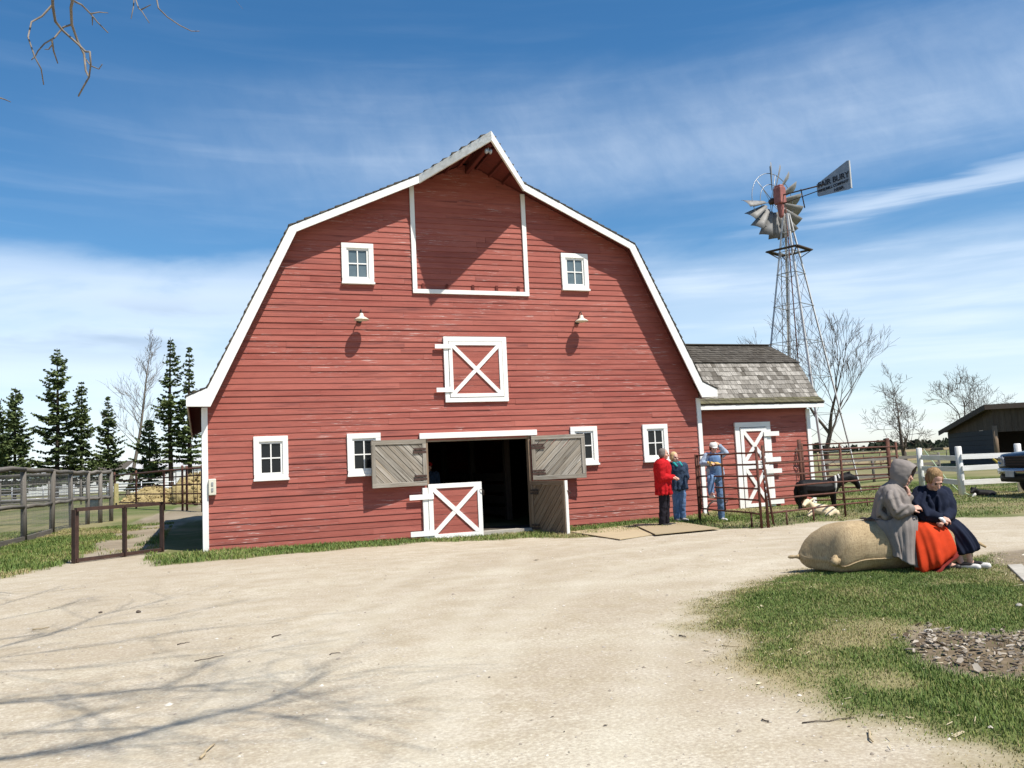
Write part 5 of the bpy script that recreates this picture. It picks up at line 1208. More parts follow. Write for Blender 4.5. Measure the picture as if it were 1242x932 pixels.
for ln in ([(1077, 590, -.04), (1070, 606, -.075), (1067, 624, -.085)], [(1073, 596, -.02), (1066.5, 610, -.03), (1065, 626, -.02)], [(1079, 597, -.15), (1080, 606, -.235), (1084, 617, -.265)], [(1085, 595, -.12), (1088, 605, -.215), (1092, 616, -.275)], [(1088, 622, -.295), (1095, 616, -.290), (1101, 613, -.27)], [(1091, 626, -.27), (1098, 622, -.285)],
           [(1083, 590, -.04), (1090, 597, -.10), (1096, 606, -.12)], [(1086, 589, -.02), (1095, 596, -.06), (1101, 604, -.05)], [(1074, 612, -.09), (1079, 622, -.10), (1088, 629, -.12)], [(1068, 620, -.09), (1074, 628, -.10), (1084, 632, -.10)]):
    q_ = [H(*z_) for z_ in ln]; limbs(b, [(q_[i], .030 if i == 1 else .020) for i in range(len(q_))])
wrinkle(b.build('cloak', M['grey_cloth'], w1.t, remesh=.011, smooth_it=3), .035, .17)
# hood: open shell round the head
b = MB(); f, r, u = basis(hf_, hu); hf3 = f; rings = []
for t_, rx_, rz_, oz in ((-.132, .012, .012, .045), (-.128, .05, .07, .04), (-.105, .085, .118, .03), (-.06, .108, .150, .012), (.0, .112, .160, -.006), (.05, .104, .154, -.014), (.085, .090, .140, -.016), (.098, .082, .128, -.016)):
    rings.append([hc+f*(t_-.004*0)+r*(rx_*math.cos(a))+u*(oz+.012+rz_*math.sin(a)*(1.0 if math.sin(a) > 0 else 1.12))+f*(.035*math.sin(a) if t_ > 0 else 0) for a in np.linspace(0, 2*PI, 33)[:-1]])
b.loft(rings, cap=False); wrinkle(b.build('hood', M['grey_cloth'], w1.t, solid=.012, subsurf=2), .022, .09)
b = MB(); limbs(b, [(hc+Vector((-.05, .02, -.10)), .105), (H(1085, 597, .09), .15)]); b.build('cloak_collar', M['grey_cloth'], w1.t, remesh=.012, smooth_it=2)
b = MB(); rows = [[(1063, 624, .18), (1064, 631, -.03), (1078, 631, -.14), (1094, 626, -.20), (1106, 625, -.20), (1112, 628, -.17)], [(1064, 640, .10), (1069, 645, -.10), (1082, 644, -.20), (1096, 640, -.26), (1108, 638, -.27), (1113, 641, -.23)],
     [(1071, 654, .0), (1077, 657, -.16), (1087, 659, -.24), (1099, 657, -.31), (1108, 656, -.31), (1112.5, 657, -.27)], [(1079, 666, -.08), (1084, 668, -.22), (1091, 671, -.28), (1100, 672, -.36), (1108, 673, -.35), (1113, 674, -.30)], [(1082, 671.5, -.12), (1086, 675, -.26), (1092, 679, -.31), (1101, 683.5, -.40), (1109, 687, -.38), (1114, 689, -.33)]]
def cr_(p, t):       # catmull-rom through a list of vectors
    n = len(p)-1; x = t*n; i = min(int(x), n-1); f_ = x-i; a, b_, c_, d_ = p[max(i-1, 0)], p[i], p[i+1], p[min(i+2, n)]
    return .5*((2*b_)+(c_-a)*f_+(2*a-5*b_+4*c_-d_)*f_*f_+(3*b_-a-3*c_+d_)*f_**3)
rv = [[H(*q) for q in row] for row in rows]; G2 = []
for i in range(19):
    tv = i/18; row = [cr_([rv[a][j] for a in range(5)], tv) for j in range(6)]
    G2.append([cr_(row, j/32)+Vector((.0, -.026*tv**.7*math.sin(j/32*19+tv*1.2)-.010*math.sin(j*1.9+tv*3), .008*math.sin(j*.9+tv*5))) for j in range(33)])
b.loft(G2, cap=False, closed=False); b.build('cloak_skirt', M['grey_cloth'], w1.t, solid=.012)
rk = [(H(1098, 633, -.10), H(1123, 625, .10), .19, .02), (H(1102, 645, -.16), H(1138, 631, .0), .20, .04), (H(1105, 658, -.22), H(1149, 640, -.06), .20, .06), (H(1109, 672, -.28), H(1154, 649, -.10), .20, .08), (H(1112.5, 686, -.33), H(1158, 657, -.12), .20, .095), (H(1115.5, 703, -.37), H(1160, 666, -.12), .20, .105)]
b = MB(); ring_loft(b, rk, 84, 7, 1.0); b.build('skirt', M['red_skirt'], w1.t, subsurf=1)
a_, c_ = rk[-2], rk[-1]; mixr = lambda t_, g_: (Vector(a_[0]).lerp(c_[0], t_)+(Vector(a_[0])-Vector(a_[1])).normalized()*g_, Vector(a_[1]).lerp(c_[1], t_)-(Vector(a_[0])-Vector(a_[1])).normalized()*g_, .20+g_, .105)
b = MB(); ring_loft(b, [mixr(.90, .004), mixr(.96, .008), mixr(1.02, .006)], 84, 7, 1.0+.25*4.2); b.build('skirt_hem', M['dark_trim'], w1.t)
for p, dd_ in ((H(1130, 687, -.12), (.75, -.65)), (H(1143, 687, -.17), (.85, -.5))):
    b = MB(); d_ = Vector((*dd_, 0)).normalized(); h_ = Vector((p.x, p.y, .018)); b.cap(h_-d_*.05, .040, h_+d_*.16, .036); b.build('shoe', M['shoe_black'], w1.t, remesh=.009)
# seated woman in navy
w2 = Fig('person', 'seated fair haired person in a navy cape and long dark skirt looking down', 'person', 1150, 9.70); H = w2
hc, hf_, hu = H(1133.8, 582, .13), (.06, -.74, -.66), (.02, -.6, .75)
b = MB(); head(b, hc, hf_, hu, .98); b.cap(hc+Vector((-.01, .06, -.06)), .054, H(1131, 599, .27), .065)
limbs(b, [(H(1131, 606, .28), .14), (H(1134, 622, .30), .13), (H(1138, 636, .30), .15)])
limbs(b, [(H(1132, 637, .22), .10), (H(1153, 648, .26), .058), (H(1160, 668, .06), .044), (H(1167.5, 688, .0), .033)]); limbs(b, [(H(1146, 637, .32), .10), (H(1161, 649, .16), .058), (H(1171, 668, .04), .046), (H(1179, 687, .05), .033)])
foot(b, H(1167.5, 688, .0), (.65, -.75)); foot(b, H(1179, 687, .05), (.75, -.65))
limbs(b, [(H(1115, 600, .24), .06), (H(1119, 624, .12), .045), (H(1139, 629, -.02), .03)]); hand(b, H(1139, 629, -.02), (.9, -.2, -.1), (0, -.5, .85), 1, .95, .8); limbs(b, [(H(1148, 600, .34), .06), (H(1153, 621, .22), .045), (H(1145, 630, .0), .03)]); hand(b, H(1146, 630, .0), (-.7, -.5, -.2), (0, -.5, .85), -1, .95, .8)
b.build('body', M['skin'], w2.t, remesh=.0075, smooth_it=2); eyes(w2.t, hc, hf_, hu, .98)
b = MB(); limbs(b, [(H(1131, 597, .28), .105), (H(1131, 606, .28), .185), (H(1133, 620, .28), .195), (H(1137, 632, .26), .20)])
limbs(b, [(H(1116, 599, .25), .095), (H(1115, 612, .16), .10), (H(1122, 625, .08), .09), (H(1137, 628, -.02), .06)]); limbs(b, [(H(1145, 599, .33), .095), (H(1150, 610, .26), .09), (H(1151, 621, .20), .085), (H(1147, 628.5, .04), .06)])
for ln in ([(1116, 598, .10), (1110, 610, .06), (1114, 622, .0)], [(1122, 598, .08), (1118, 612, .04), (1124, 626, -.02)], [(1126, 602, .08), (1130, 614, .06), (1133, 626, .05)], [(1146, 600, .18), (1147, 611, .12), (1146, 622, .08)], [(1151, 602, .20), (1154, 612, .16), (1154, 622, .12)], [(1138, 603, .10), (1140, 613, .08), (1139, 623, .06)]):
    q_ = [H(*z_) for z_ in ln]; limbs(b, [(q_[i], .028 if i == 1 else .018) for i in range(len(q_))])
wrinkle(b.build('cape', M['navy'], w2.t, remesh=.011, smooth_it=3), .035, .17)
b = MB(); rk = [(H(1122, 637, .34), H(1154, 624, .28), .20, .01), (H(1130, 648, .30), H(1166, 635, .16), .20, .035), (H(1138, 659, .24), H(1175, 644, .10), .19, .05), (H(1144, 667, .18), H(1182, 653, .08), .18, .065), (H(1148, 672, .14), H(1185, 661, .08), .18, .075), (H(1151, 675, .12), H(1186.5, 667.5, .08), .18, .08)]
ring_loft(b, rk, 84, 9, .4); b.build('skirt', M['navy'], w2.t, subsurf=1)
f, r, u = basis(hf_, hu); b = MB(); ellb(b, hc+f*-.030+u*.042, f, r, u, (.088, .098, .094)); ellb(b, hc-f*.055-u*.01, f, r, u, (.082, .07, .10)); ellb(b, hc-f*.12+u*.02, f, r, u, (.045, .04, .045))
for q in (-1, 1): ellb(b, hc+r*(q*.066)-f*.005+u*.012, f, r, u, (.022, .055, .055))
wrinkle(b.build('hair', M['hair_blond'], w2.t, remesh=.007, smooth_it=1), .008, .03)
for p, dd_ in ((H(1167.5, 688, .0), (.65, -.75)), (H(1179, 687, .05), (.75, -.65))):
    d_ = Vector((*dd_, 0)).normalized(); h_ = Vector((p.x, p.y, .024)); b = MB(); b.cap(h_-d_*.055, .041, h_+d_*.165, .036); so_ = b.build('shoe', M['shoe_white'], w2.t, remesh=.009); b = MB(); b.cap(h_-d_*.055+Vector((0, 0, .018)), .040, h_+d_*.10+Vector((0, 0, .014)), .034); b.build('shoe_upper', M['shoe_black'], so_, remesh=.009)
b = MB(); c_ = H(1142.5, 630, -.10); b.ell(c_, (.026, .02, .024)); b.ell(c_+Vector((.018, -.008, -.024)), (.02, .014, .028)); b.ell(c_+Vector((-.02, 0, .01)), (.02, .014, .014)); hk = b.build('handkerchief', M['white_cloth'], None, remesh=.01); hk.matrix_world = w2.t.matrix_basis.copy(); tag(hk, 'crumpled white handkerchief held in the lap of the navy skirt', 'handkerchief')
# standing people
def pose(name, t, J, top, legs, shoe, hair=None, scale=1.0, vox=.013, extra=None, gloves=None, hf_=(0, -1, 0), hu=(0, 0, 1), hands=True, hair_len=.06):
    """J: joints in the figure frame; clothes follow the joints"""
    hc = J['head']; b = MB(); head(b, hc, hf_, hu, scale); b.cap(hc+Vector((0, .01, -.07)), .053, J['neck'], .06); limbs(b, [(J['chest'], .14), (J['waist'], .115), (J['hip'], .13)])
    for s in 'LR':
        limbs(b, [(J['sh'+s], .06), (J['el'+s], .042), (J['wr'+s], .030)]); d_ = (J['wr'+s]-J['el'+s]).normalized()
        hand(b, J['wr'+s], d_, J.get('hn'+s, Vector((0, -1, .2))), 1 if s == 'L' else -1, .98, .7)
        limbs(b, [(J['hp'+s], .09), (J['kn'+s], .062), (J['an'+s], .042)]); foot(b, J['an'+s], J.get('ft'+s, (0, -1))) if J['an'+s].z < .2 else b.cap(J['an'+s], .04, J['an'+s]+Vector((J['ft'+s][0]*.16, J['ft'+s][1]*.16, -.03)), .03)
    b.build('body', M['skin'], t, remesh=vox*.8, smooth_it=2)
    b = MB(); k_ = top['bulk']; limbs(b, [(J['neck'], .085), (J['chest'], .16+k_), (J['waist'], .145+k_), (J['hip']+Vector((0, 0, -top['drop']*.3)), .15+k_*.8)])
    for s in 'LR':
        limbs(b, [(J['chest'].lerp(J['sh'+s], .7), .11+k_*.6), (J['sh'+s], .078+k_*.8)]); e_ = J['el'+s].lerp(J['wr'+s], .9); limbs(b, [(J['sh'+s], .078+k_*.8), (J['el'+s], .062+k_*.7), (e_, .045+k_*.5)])
    hz = J['hip'].z-top['drop']-.06; c0 = J['hip']
    for i in range(12):
        a = 2*PI*i/12; ff = V3((hf_[0], hf_[1], 0)).normalized(); rr_ = V3((-ff.y, ff.x, 0)); e = rr_*(math.cos(a)*(.165+k_))+ff*(math.sin(a)*(.125+k_*.8)); w_ = V3((J['waist'].x, J['waist'].y, J['waist'].z))+e*.9; b.cap(w_, .045, V3((c0.x, c0.y, hz))+e*1.02, .038)
    wrinkle(b.build(top['name'], M[top['mat']], t, remesh=vox, smooth_it=2), .045, .12)
    b = MB(); limbs(b, [(J['waist']+Vector((0, 0, -.04)), .13), (J['hip'], .155)])
    for s in 'LR': limbs(b, [(J['hip'].lerp(J['hp'+s], .8), .125), (J['hp'+s], .115), (J['kn'+s], .085), (J['an'+s]+Vector((0, 0, .02)), .075)])
    wrinkle(b.build(legs['name'], M[legs['mat']], t, remesh=vox, smooth_it=2), .035, .10)
    for s in 'LR':
        d_ = Vector((*J.get('ft'+s, (0, -1)), 0)).normalized(); a = J['an'+s]; h_ = Vector((a.x, a.y, max(a.z-.07, .035))); b = MB(); b.cap(h_-d_*.06, .048, h_+d_*.10, .044); b.cap(h_+d_*.08, .044, h_+d_*.19, .034); b.cap(h_, .046, a+Vector((0, 0, .01)), .045); b.build('shoe', M[shoe], t, remesh=.012)
    if hair:
        f, r, u = basis(hf_, hu); b = MB(); ellb(b, hc+(f*-.030+u*.042)*scale, f, r, u, tuple(x*scale for x in (.090, .098, .094))); ellb(b, hc+(f*-.06-u*hair_len*.6)*scale, f, r, u, tuple(x*scale for x in (.080, .062, .07+hair_len*.5)))
        for q in (-1, 1): ellb(b, hc+(r*(q*.070)-f*.02-u*hair_len*.3)*scale, f, r, u, tuple(x*scale for x in (.022, .058, .06+hair_len*.3)))
        b.build('hair', M[hair], t, remesh=.011, smooth_it=2)
    eyes(t, hc, hf_, hu, scale)
V3 = Vector
p1 = Fig('person', 'grey haired person in a bright red fleece coat and black trousers', 'person', 804, 18.9); H = p1
J = dict(head=H(805, 551, 0), neck=H(803, 559, 0), chest=H(803, 567, 0), waist=H(804, 580, 0), hip=H(804.5, 590, 0), shL=H(801, 563, -.19), elL=H(802, 579, -.24), wrL=H(814.5, 580, -.16), shR=H(806, 563, .19), elR=H(808, 578, .24), wrR=H(817, 579, .10), hpL=H(804, 592, -.09), knL=H(804, 613, -.09), anL=H(803, 632, -.09), hpR=H(806, 592, .09), knR=H(808, 612, .09), anR=H(808, 631, .09), ftL=(.9, -.4), ftR=(.9, -.2), hnL=V3((0, 0, 1)), hnR=V3((0, 0, 1)))
for s in 'LR': J['an'+s].z = .085
pose('p1', p1.t, J, dict(name='coat', mat='red_coat', bulk=.045, drop=.10), dict(name='trousers', mat='black_cloth'), 'shoe_black', 'hair_grey', 1.0, .013, hf_=(.88, -.25, -.05), hair_len=.02)
p2 = Fig('person', 'fair haired person in a blue grey jacket with turquoise collar and jeans', 'person', 822.5, 20.1); H = p2
J = dict(head=H(818, 555, -.02), neck=H(820, 562.5, 0), chest=H(822, 569, 0), waist=H(823, 580, 0), hip=H(823, 588, 0), shL=H(814.5, 566, .05), elL=H(813.5, 579, .03), wrL=H(817.5, 588, -.06), shR=H(829, 566, 0), elR=H(832, 579, -.02), wrR=H(828.5, 588.5, -.06), hpL=H(820, 591, 0), knL=H(820, 608, -.03), anL=H(820.5, 626, 0), hpR=H(826.5, 591, 0), knR=H(827.5, 608, -.03), anR=H(828, 626, .02), ftL=(.1, -1), ftR=(.4, -1))
for s in 'LR': J['an'+s].z = .085
pose('p2', p2.t, J, dict(name='jacket', mat='teal_navy', bulk=.035, drop=.03), dict(name='jeans', mat='denim'), 'shoe_grey', 'hair_light', 1.0, .013, hf_=(.45, -.8, -.15), hair_len=.03)
b = MB(); b.lathe([(.085, 0), (.095, .03), (.085, .06)], J['neck']+V3((0, -.01, -.01)), (0, -.2, 1), 16); b.build('collar', M['teal'], p2.t, solid=.02)
b = MB(); limbs(b, [(J['neck']+V3((-.07, -.07, .02)), .035), (J['chest']+V3((-.05, -.175, .07)), .022)]); limbs(b, [(J['neck']+V3((.07, -.07, .02)), .035), (J['chest']+V3((.07, -.17, .08)), .022)]); b.build('lining', M['teal'], p2.t)
p3 = Fig('person', 'person in denim overalls with one foot on the corral rail and hand on head', 'person', 872, 19.25); H = p3
J = dict(head=H(865.5, 543, -.05), neck=H(865, 551, -.0), chest=H(865, 558, 0), waist=H(867, 569, 0), hip=H(868, 576, 0), shL=H(857, 553.5, 0), elL=H(852, 562.5, -.05), wrL=H(861, 562.5, -.25), shR=H(873, 553, 0), elR=H(880, 549.5, -.05), wrR=H(872.5, 540.5, -.05), hpL=H(865, 578, 0), knL=H(862, 581, -.36), anL=H(862.5, 598.5, -.42), hpR=H(872, 578, 0), knR=H(873.5, 602, -.04), anR=H(875, 625, .05), ftL=(.05, -1), ftR=(.35, -1), hnL=V3((0, -.3, 1)), hnR=V3((.3, -.2, 1)))
J['anR'].z = .085
pose('p3', p3.t, J, dict(name='sweatshirt', mat='pale_shirt', bulk=.012, drop=-.06), dict(name='jeans', mat='pale_denim'), 'shoe_white', 'hair_brown', .98, .013, hf_=(.05, -.85, -.45), hair_len=.05)
b = MB(); limbs(b, [(J['chest']+V3((0, -.03, .0)), .168), (J['waist']+V3((0, -.02, 0)), .178), (J['hip'], .180)]); b.build('overalls_bib', M['denim'], p3.t, remesh=.014, smooth_it=3)
for s, px_, py_ in (('L', 861.5, 562), ('R', 869, 562)):
    b = MB(); a = H(px_, py_, -.28); 
    if s == 'L': hand(b, a+V3((-.05, 0, .02)), (1, -.3, -.25), (0, -.6, .8), 1, 1.15, .6)
    else: hand(b, a+V3((-.03, -.02, .0)), (1, -.1, -.35), (0, -.6, .8), -1, 1.15, .5)
    o = b.build('work_glove', M['glove'], None, remesh=.011, smooth_it=1); o.matrix_world = p3.t.matrix_basis.copy(); tag(o, ('tan work glove worn on the lower hand above the corral rail', 'loose tan work glove held beside the gloved hand above the rail')[s == 'R'], 'glove')
f, r, u = basis((.05, -.85, -.45), (0, 0, 1)); b = MB(); hc = J['head']; ellb(b, hc+u*.055-f*.01, f, r, u, (.098, .105, .075)); ellb(b, hc+f*.075+u*.045, f, r, u, (.07, .06, .012)); b.build('cap', M['shoe_white'], p3.t, remesh=.011, smooth_it=1)
def indoors(label, x, y, hgt, top, hairm, cap=None):
    t = thing('person', label, 'person', (x, y, -.045), -YAW*.3); k_ = hgt/1.7; q = lambda a, b_, c_: V3((a*k_, b_*k_, c_*k_))
    J = dict(head=q(0, 0, 1.58), neck=q(0, .01, 1.43), chest=q(0, .01, 1.28), waist=q(0, 0, 1.08), hip=q(0, 0, .94), shL=q(-.19, 0, 1.38), elL=q(-.24, .0, 1.10), wrL=q(-.20, -.16, .95), shR=q(.19, 0, 1.38), elR=q(.24, 0, 1.10), wrR=q(.2, -.16, .95), hpL=q(-.09, 0, .9), knL=q(-.1, -.01, .5), anL=q(-.1, .02, .085), hpR=q(.09, 0, .9), knR=q(.1, -.01, .5), anR=q(.1, .02, .085))
    pose('pi', t, J, dict(name='jacket', mat=top, bulk=.02, drop=0), dict(name='jeans', mat='denim'), 'shoe_black', hairm, 1.0, .016)
    if cap: b = MB(); b.ell(J['head']+V3((0, 0, .06)), (.1, .108, .075)); b.ell(J['head']+V3((0, -.11, .05)), (.07, .06, .012)); b.build('cap', M[cap], t, remesh=.012)
indoors('person in a red cap standing in the dark behind the white half door', -.55, 2.6, 1.70, 'teal_navy', 'hair_brown', 'red_coat'); indoors('dim dark haired person in the barn shadow beside the left door post', -1.05, 2.1, 1.74, 'black_cloth', 'hair_brown')
# pony
po = Fig('pony', 'small black pony with a pale patch on its neck standing behind the corral rails', 'pony', 991, 21.4); H = po; b = MB()
limbs(b, [(H(975, 592, 0), .21), (H(985, 592.5, 0), .235), (H(998, 593, 0), .225), (H(1008, 591, 0), .195)]); limbs(b, [(H(974, 590, .07), .15), (H(975, 598, .10), .12)]); limbs(b, [(H(974, 590, -.07), .15), (H(975, 598, -.1), .12)])
limbs(b, [(H(1009, 588, 0), .18), (H(1018, 582.5, 0), .15), (H(1027, 579.5, 0), .125)]); limbs(b, [(H(1029, 579, 0), .115), (H(1035, 581, 0), .098), (H(1039.5, 587, 0), .068), (H(1041, 590.5, 0), .062)]); ellb(b, H(1034, 582.5, 0), V3((1, 0, 0)), V3((0, 1, 0)), V3((0, 0, 1)), (.06, .06, .085))
for q in (-.05, .05): b.cap(H(1029, 575.5, q), .03, H(1029.5, 571.8, q*1.2), .010)
for q, x in ((-.1, 0), (.1, 1.5)):
    limbs(b, [(H(972.5+x, 597, q), .10), (H(971+x, 603, q), .06), (H(968.5+x, 608, q), .043), (H(969.5+x, 613.5, q), .034), (H(970+x, 616.5, q), .04)])
for q, x in ((-.09, 0), (.09, -2)): limbs(b, [(H(1010+x, 596, q), .085), (H(1012+x, 605, q), .05), (H(1012.5+x, 612, q), .036), (H(1013+x, 616.5, q), .042)])
for v_ in po.t.children: pass
b.build('body', M['fur_black'], po.t, remesh=.012, smooth_it=3)
b = MB(); limbs(b, [(H(967.6, 587, 0), .05), (H(965.5, 596, 0), .065), (H(966, 606, 0), .05), (H(967, 612, 0), .015)]); b.build('tail', M['fur_black'], po.t, remesh=.012, smooth_it=2)
b = MB()
for i in range(26):
    f_ = i/25; a = H(1009, 580.5, 0).lerp(H(1030, 573.5, 0), f_); b.cap(a+V3((0, random.uniform(-.03, .03), .015)), .026, a+V3((-.04+random.uniform(-.03, .03), -.09, -.07-random.uniform(0, .07))), .010)
b.build('mane', M['fur_black'], po.t, remesh=.010, smooth_it=1)
b = MB(); limbs(b, [(H(1013, 578, -.13), .032), (H(1013.5, 584, -.155), .038), (H(1013.5, 591, -.16), .034), (H(1013, 597, -.14), .015)]); limbs(b, [(H(1016.5, 576, -.095), .026), (H(1018, 580, -.115), .02)]); b.build('neck_patch', M['fur_white'], po.t, remesh=.012, smooth_it=2)
# calf
cf = Fig('calf', 'cream coloured calf lying curled on the grass behind the rusty rails', 'calf', 997, 19.5); H = cf; b = MB()
limbs(b, [(H(985, 616.5, 0), .125), (H(995, 619, .02), .145), (H(1006, 621, .02), .155), (H(1012, 623, .0), .12)]); limbs(b, [(H(984, 615, -.02), .10), (H(981, 611, -.08), .08), (H(979.5, 609, -.12), .072)]); limbs(b, [(H(979, 609, -.14), .068), (H(976, 611.5, -.25), .048), (H(974.8, 613.5, -.31), .042)])
b.cap(H(976, 607.5, -.07), .022, H(974.2, 608.6, -.02), .012); b.cap(H(983.5, 607, -.09), .024, H(987.2, 605.2, -.02), .020)
limbs(b, [(H(984, 622, -.10), .06), (H(980, 627, -.2), .038), (H(986, 629, -.27), .03), (H(989, 629.6, -.28), .026)]); limbs(b, [(H(1011, 621, -.12), .09), (H(1003, 625.5, -.21), .055), (H(1012, 628, -.23), .036), (H(1000, 629.5, -.25), .028), (H(990, 629.8, -.27), .026)])
limbs(b, [(H(1015, 621, .05), .03), (H(1017.5, 626, -.1), .022), (H(1010, 629.5, -.26), .02)])
b.build('body', M['fur_cream'], cf.t, remesh=.011, smooth_it=3)
b = MB(); b.ell(H(974.5, 613.7, -.34), (.02, .016, .016)); b.build('nose', m_simple('pinkish nose', (.35, .2, .17)), cf.t)
for u_, v_ in ((977.2, 609.3),): b = MB(); b.ell(H(u_, v_, -.215), (.012, .01, .011)); b.build('eye', M['fur_black'], cf.t)
b = MB(); b.cap(H(986.3, 607.5, -.02), .03, H(988.5, 604.6, .0), .022); b.cap(H(987, 608, -.02), .028, H(986, 611, -.03), .03); b.build('white_ear', M['fur_white'], cf.t, remesh=.01)
# dog
dg = Fig('dog', 'black dog with white chest and paws lying below the whitewashed fence', 'dog', 1192, 23.9); H = dg; b = MB()
limbs(b, [(H(1185, 598.5, 0), .115), (H(1195, 599, .02), .12), (H(1203, 600, .02), .125)]); limbs(b, [(H(1184, 596.5, -.02), .09), (H(1180.5, 594.5, -.06), .078)]); limbs(b, [(H(1180.5, 595, -.10), .062), (H(1178, 597.5, -.19), .035)])
for q in (-1, 1): b.cap(H(1180.5+q*2.0, 592.6, -.05), .028, H(1181+q*2.6, 590.6, -.05), .012)
limbs(b, [(H(1204, 600.5, -.1), .075), (H(1198, 603, -.2), .035), (H(1205, 603.6, -.2), .03)]); limbs(b, [(H(1207.5, 601, .05), .03), (H(1211, 603, -.05), .02)])
b.build('body', M['fur_black'], dg.t, remesh=.012, smooth_it=2)
b = MB(); limbs(b, [(H(1182, 600, -.10), .05), (H(1180.5, 603, -.14), .035), (H(1179, 603.9, -.26), .026)]); limbs(b, [(H(1195, 603.3, -.20), .03), (H(1191, 603.8, -.26), .025)]); b.build('white_paws', M['fur_white'], dg.t, remesh=.011)

# ------------------------------------------------------------------ pickup truck at the right edge
k = NT('dark navy car paint', .25, .6); k.base((.006, .008, .017)); k.b.inputs['Coat Weight'].default_value = .2; k.b.inputs['Coat Roughness'].default_value = .08; M['paint'] = k.m
k = NT('chrome', .14, .6); k.base((.34, .34, .36)); k.b.inputs['Metallic'].default_value = .9; k.bump(k.noise(k.pos(), 5, 3, .5), .05, .01); M['chrome'] = k.m
k = NT('clear lamp glass', .1, .6); k.base((.55, .56, .58)); M['lampglass'] = k.m
M['tyre'] = m_simple('tyre rubber', (.022, .021, .02), (.035, .033, .03), 12, .85, .3); M['rubber'] = m_simple('black plastic', (.02, .02, .021), rough=.6); M['plate'] = m_simple('pale number plate', (.55, .58, .62), rough=.4)
tp_ = D(1243, 600, 22.3); tr = thing('pickup_truck', 'dark navy pickup truck with chrome bumper parked nose first at the right edge', 'truck', (tp_.x, tp_.y, gz1(tp_.x, tp_.y)), -YAW-.62-.80)
def sect(mb, secs, rnd=None):
    """body sections along y: (y, half width bottom, half width top, z0, z1, roundness)"""
    rings = []
    for y, wb, wt, z0, z1, rd in secs:
        rings.append([Vector(p) for p in ((-wb, y, z0), (-wb*1.0, y, z0+(z1-z0)*.55), (-(wb+wt)/2-.01, y, z1-rd*1.6), (-wt, y, z1-rd*.3), (-wt+rd*1.6, y, z1), (0, y, z1+.025), (wt-rd*1.6, y, z1), (wt, y, z1-rd*.3), ((wb+wt)/2+.01, y, z1-rd*1.6), (wb, y, z0+(z1-z0)*.55), (wb, y, z0))])
    mb.loft(rings, cap=True)
b = MB(); sect(b, [(.06, .93, .88, .62, 1.08, .05), (.16, .965, .93, .58, 1.15, .06), (.7, .98, .95, .56, 1.20, .06), (1.35, .985, .95, .55, 1.25, .06), (1.4, .985, .95, .55, 1.26, .06), (5.3, .985, .95, .58, 1.27, .04), (5.36, .96, .93, .6, 1.25, .04)]); b.build('body', M['paint'], tr, bevel=.01)
b = MB(); sect(b, [(1.3, .90, .82, 1.22, 1.28, .02), (2.0, .90, .72, 1.22, 1.80, .05), (2.3, .90, .70, 1.22, 1.86, .05), (3.3, .90, .70, 1.22, 1.86, .05), (3.6, .90, .74, 1.22, 1.7, .05), (3.66, .90, .8, 1.22, 1.3, .03)]); cab = b.build('cab', M['paint'], tr)
b = MB(); b.prism([(-.76, 1.50, 1.33), (.76, 1.50, 1.33), (.64, 2.0, 1.78), (-.64, 2.0, 1.78)], (0, -.02, .02)); b.build('windshield', M['glass'], tr)
for s in (-1, 1):
    b = MB(); b.prism([(s*.885, 2.05, 1.33), (s*.885, 3.4, 1.33), (s*.755, 3.25, 1.76), (s*.755, 2.2, 1.76)], (s*.02, 0, 0)); b.build('side_window', M['glass'], tr)
    b = MB(); b.ell((s*1.06, 1.75, 1.36), (.09, .05, .075)); b.cap((s*.93, 1.8, 1.3), .02, (s*1.05, 1.77, 1.34), .02); b.build('mirror', M['rubber'], tr)
    b = MB(); b.prism([(s*.93, .045, .80), (s*.955, .06, .86), (s*.93, .055, 1.08), (s*.70, .015, 1.07), (s*.66, .015, .82)], (0, .08, 0)); hl = b.build('headlight', M['lampglass'], tr, bevel=.015); b = MB(); b.lathe([(.085, 0), (.06, .03), (.01, .04)], (s*.80, -.0, .95), (0, 1, 0), 16); b.build('reflector', M['chrome'], hl)
    for y in (1.0, 4.35):
        b = MB(); b.lathe([(.20, -.11), (.34, -.115), (.37, -.09), (.375, 0), (.37, .09), (.34, .115), (.20, .11), (.19, 0), (.20, -.11)], (s*.84, y, .375), (1, 0, 0), 28); wh = b.build('wheel', M['tyre'], tr); b = MB(); b.lathe([(.21, .10), (.20, .06), (.10, .05), (.07, .10), (.001, .11)], (s*.84, y, .375), (s, 0, 0), 20); b.build('rim', M['chrome'], wh)
        b = MB(); b.tube([(s*.985, y+math.cos(a)*.46, .40+math.sin(a)*.46) for a in np.linspace(0, PI, 14)], .04, 6); b.build('wheel_arch', M['rubber'], tr)
b = MB(); b.box(-.62, .62, .005, .06, .80, 1.06); gr = b.build('grille', M['rubber'], tr, bevel=.02); b = MB()
for z in (.86, .93, 1.0): b.box(-.60, .60, -.02, .005, z-.014, z+.014)
b.box(-.63, .63, -.025, .0, 1.05, 1.085); b.build('grille_bar', M['iron'], gr)
b = MB(); rings = []
for x in np.linspace(-1.0, 1.0, 17):
    y = -.13+.22*abs(x)**4; rings.append([Vector((x, y+.05, .60)), Vector((x, y-.02, .61)), Vector((x, y-.04, .68)), Vector((x, y-.02, .765)), Vector((x, y+.05, .775))])
b.loft(rings, cap=True); b.build('bumper', M['chrome'], tr)
b = MB(); rings = []
for x in np.linspace(-.97, .97, 13):
    y = -.08+.20*abs(x)**4; rings.append([Vector((x, y+.25, .38)), Vector((x, y+.02, .40)), Vector((x, y-.01, .50)), Vector((x, y+.02, .598)), Vector((x, y+.25, .598))])
b.loft(rings, cap=True); b.build('valance', M['rubber'], tr)
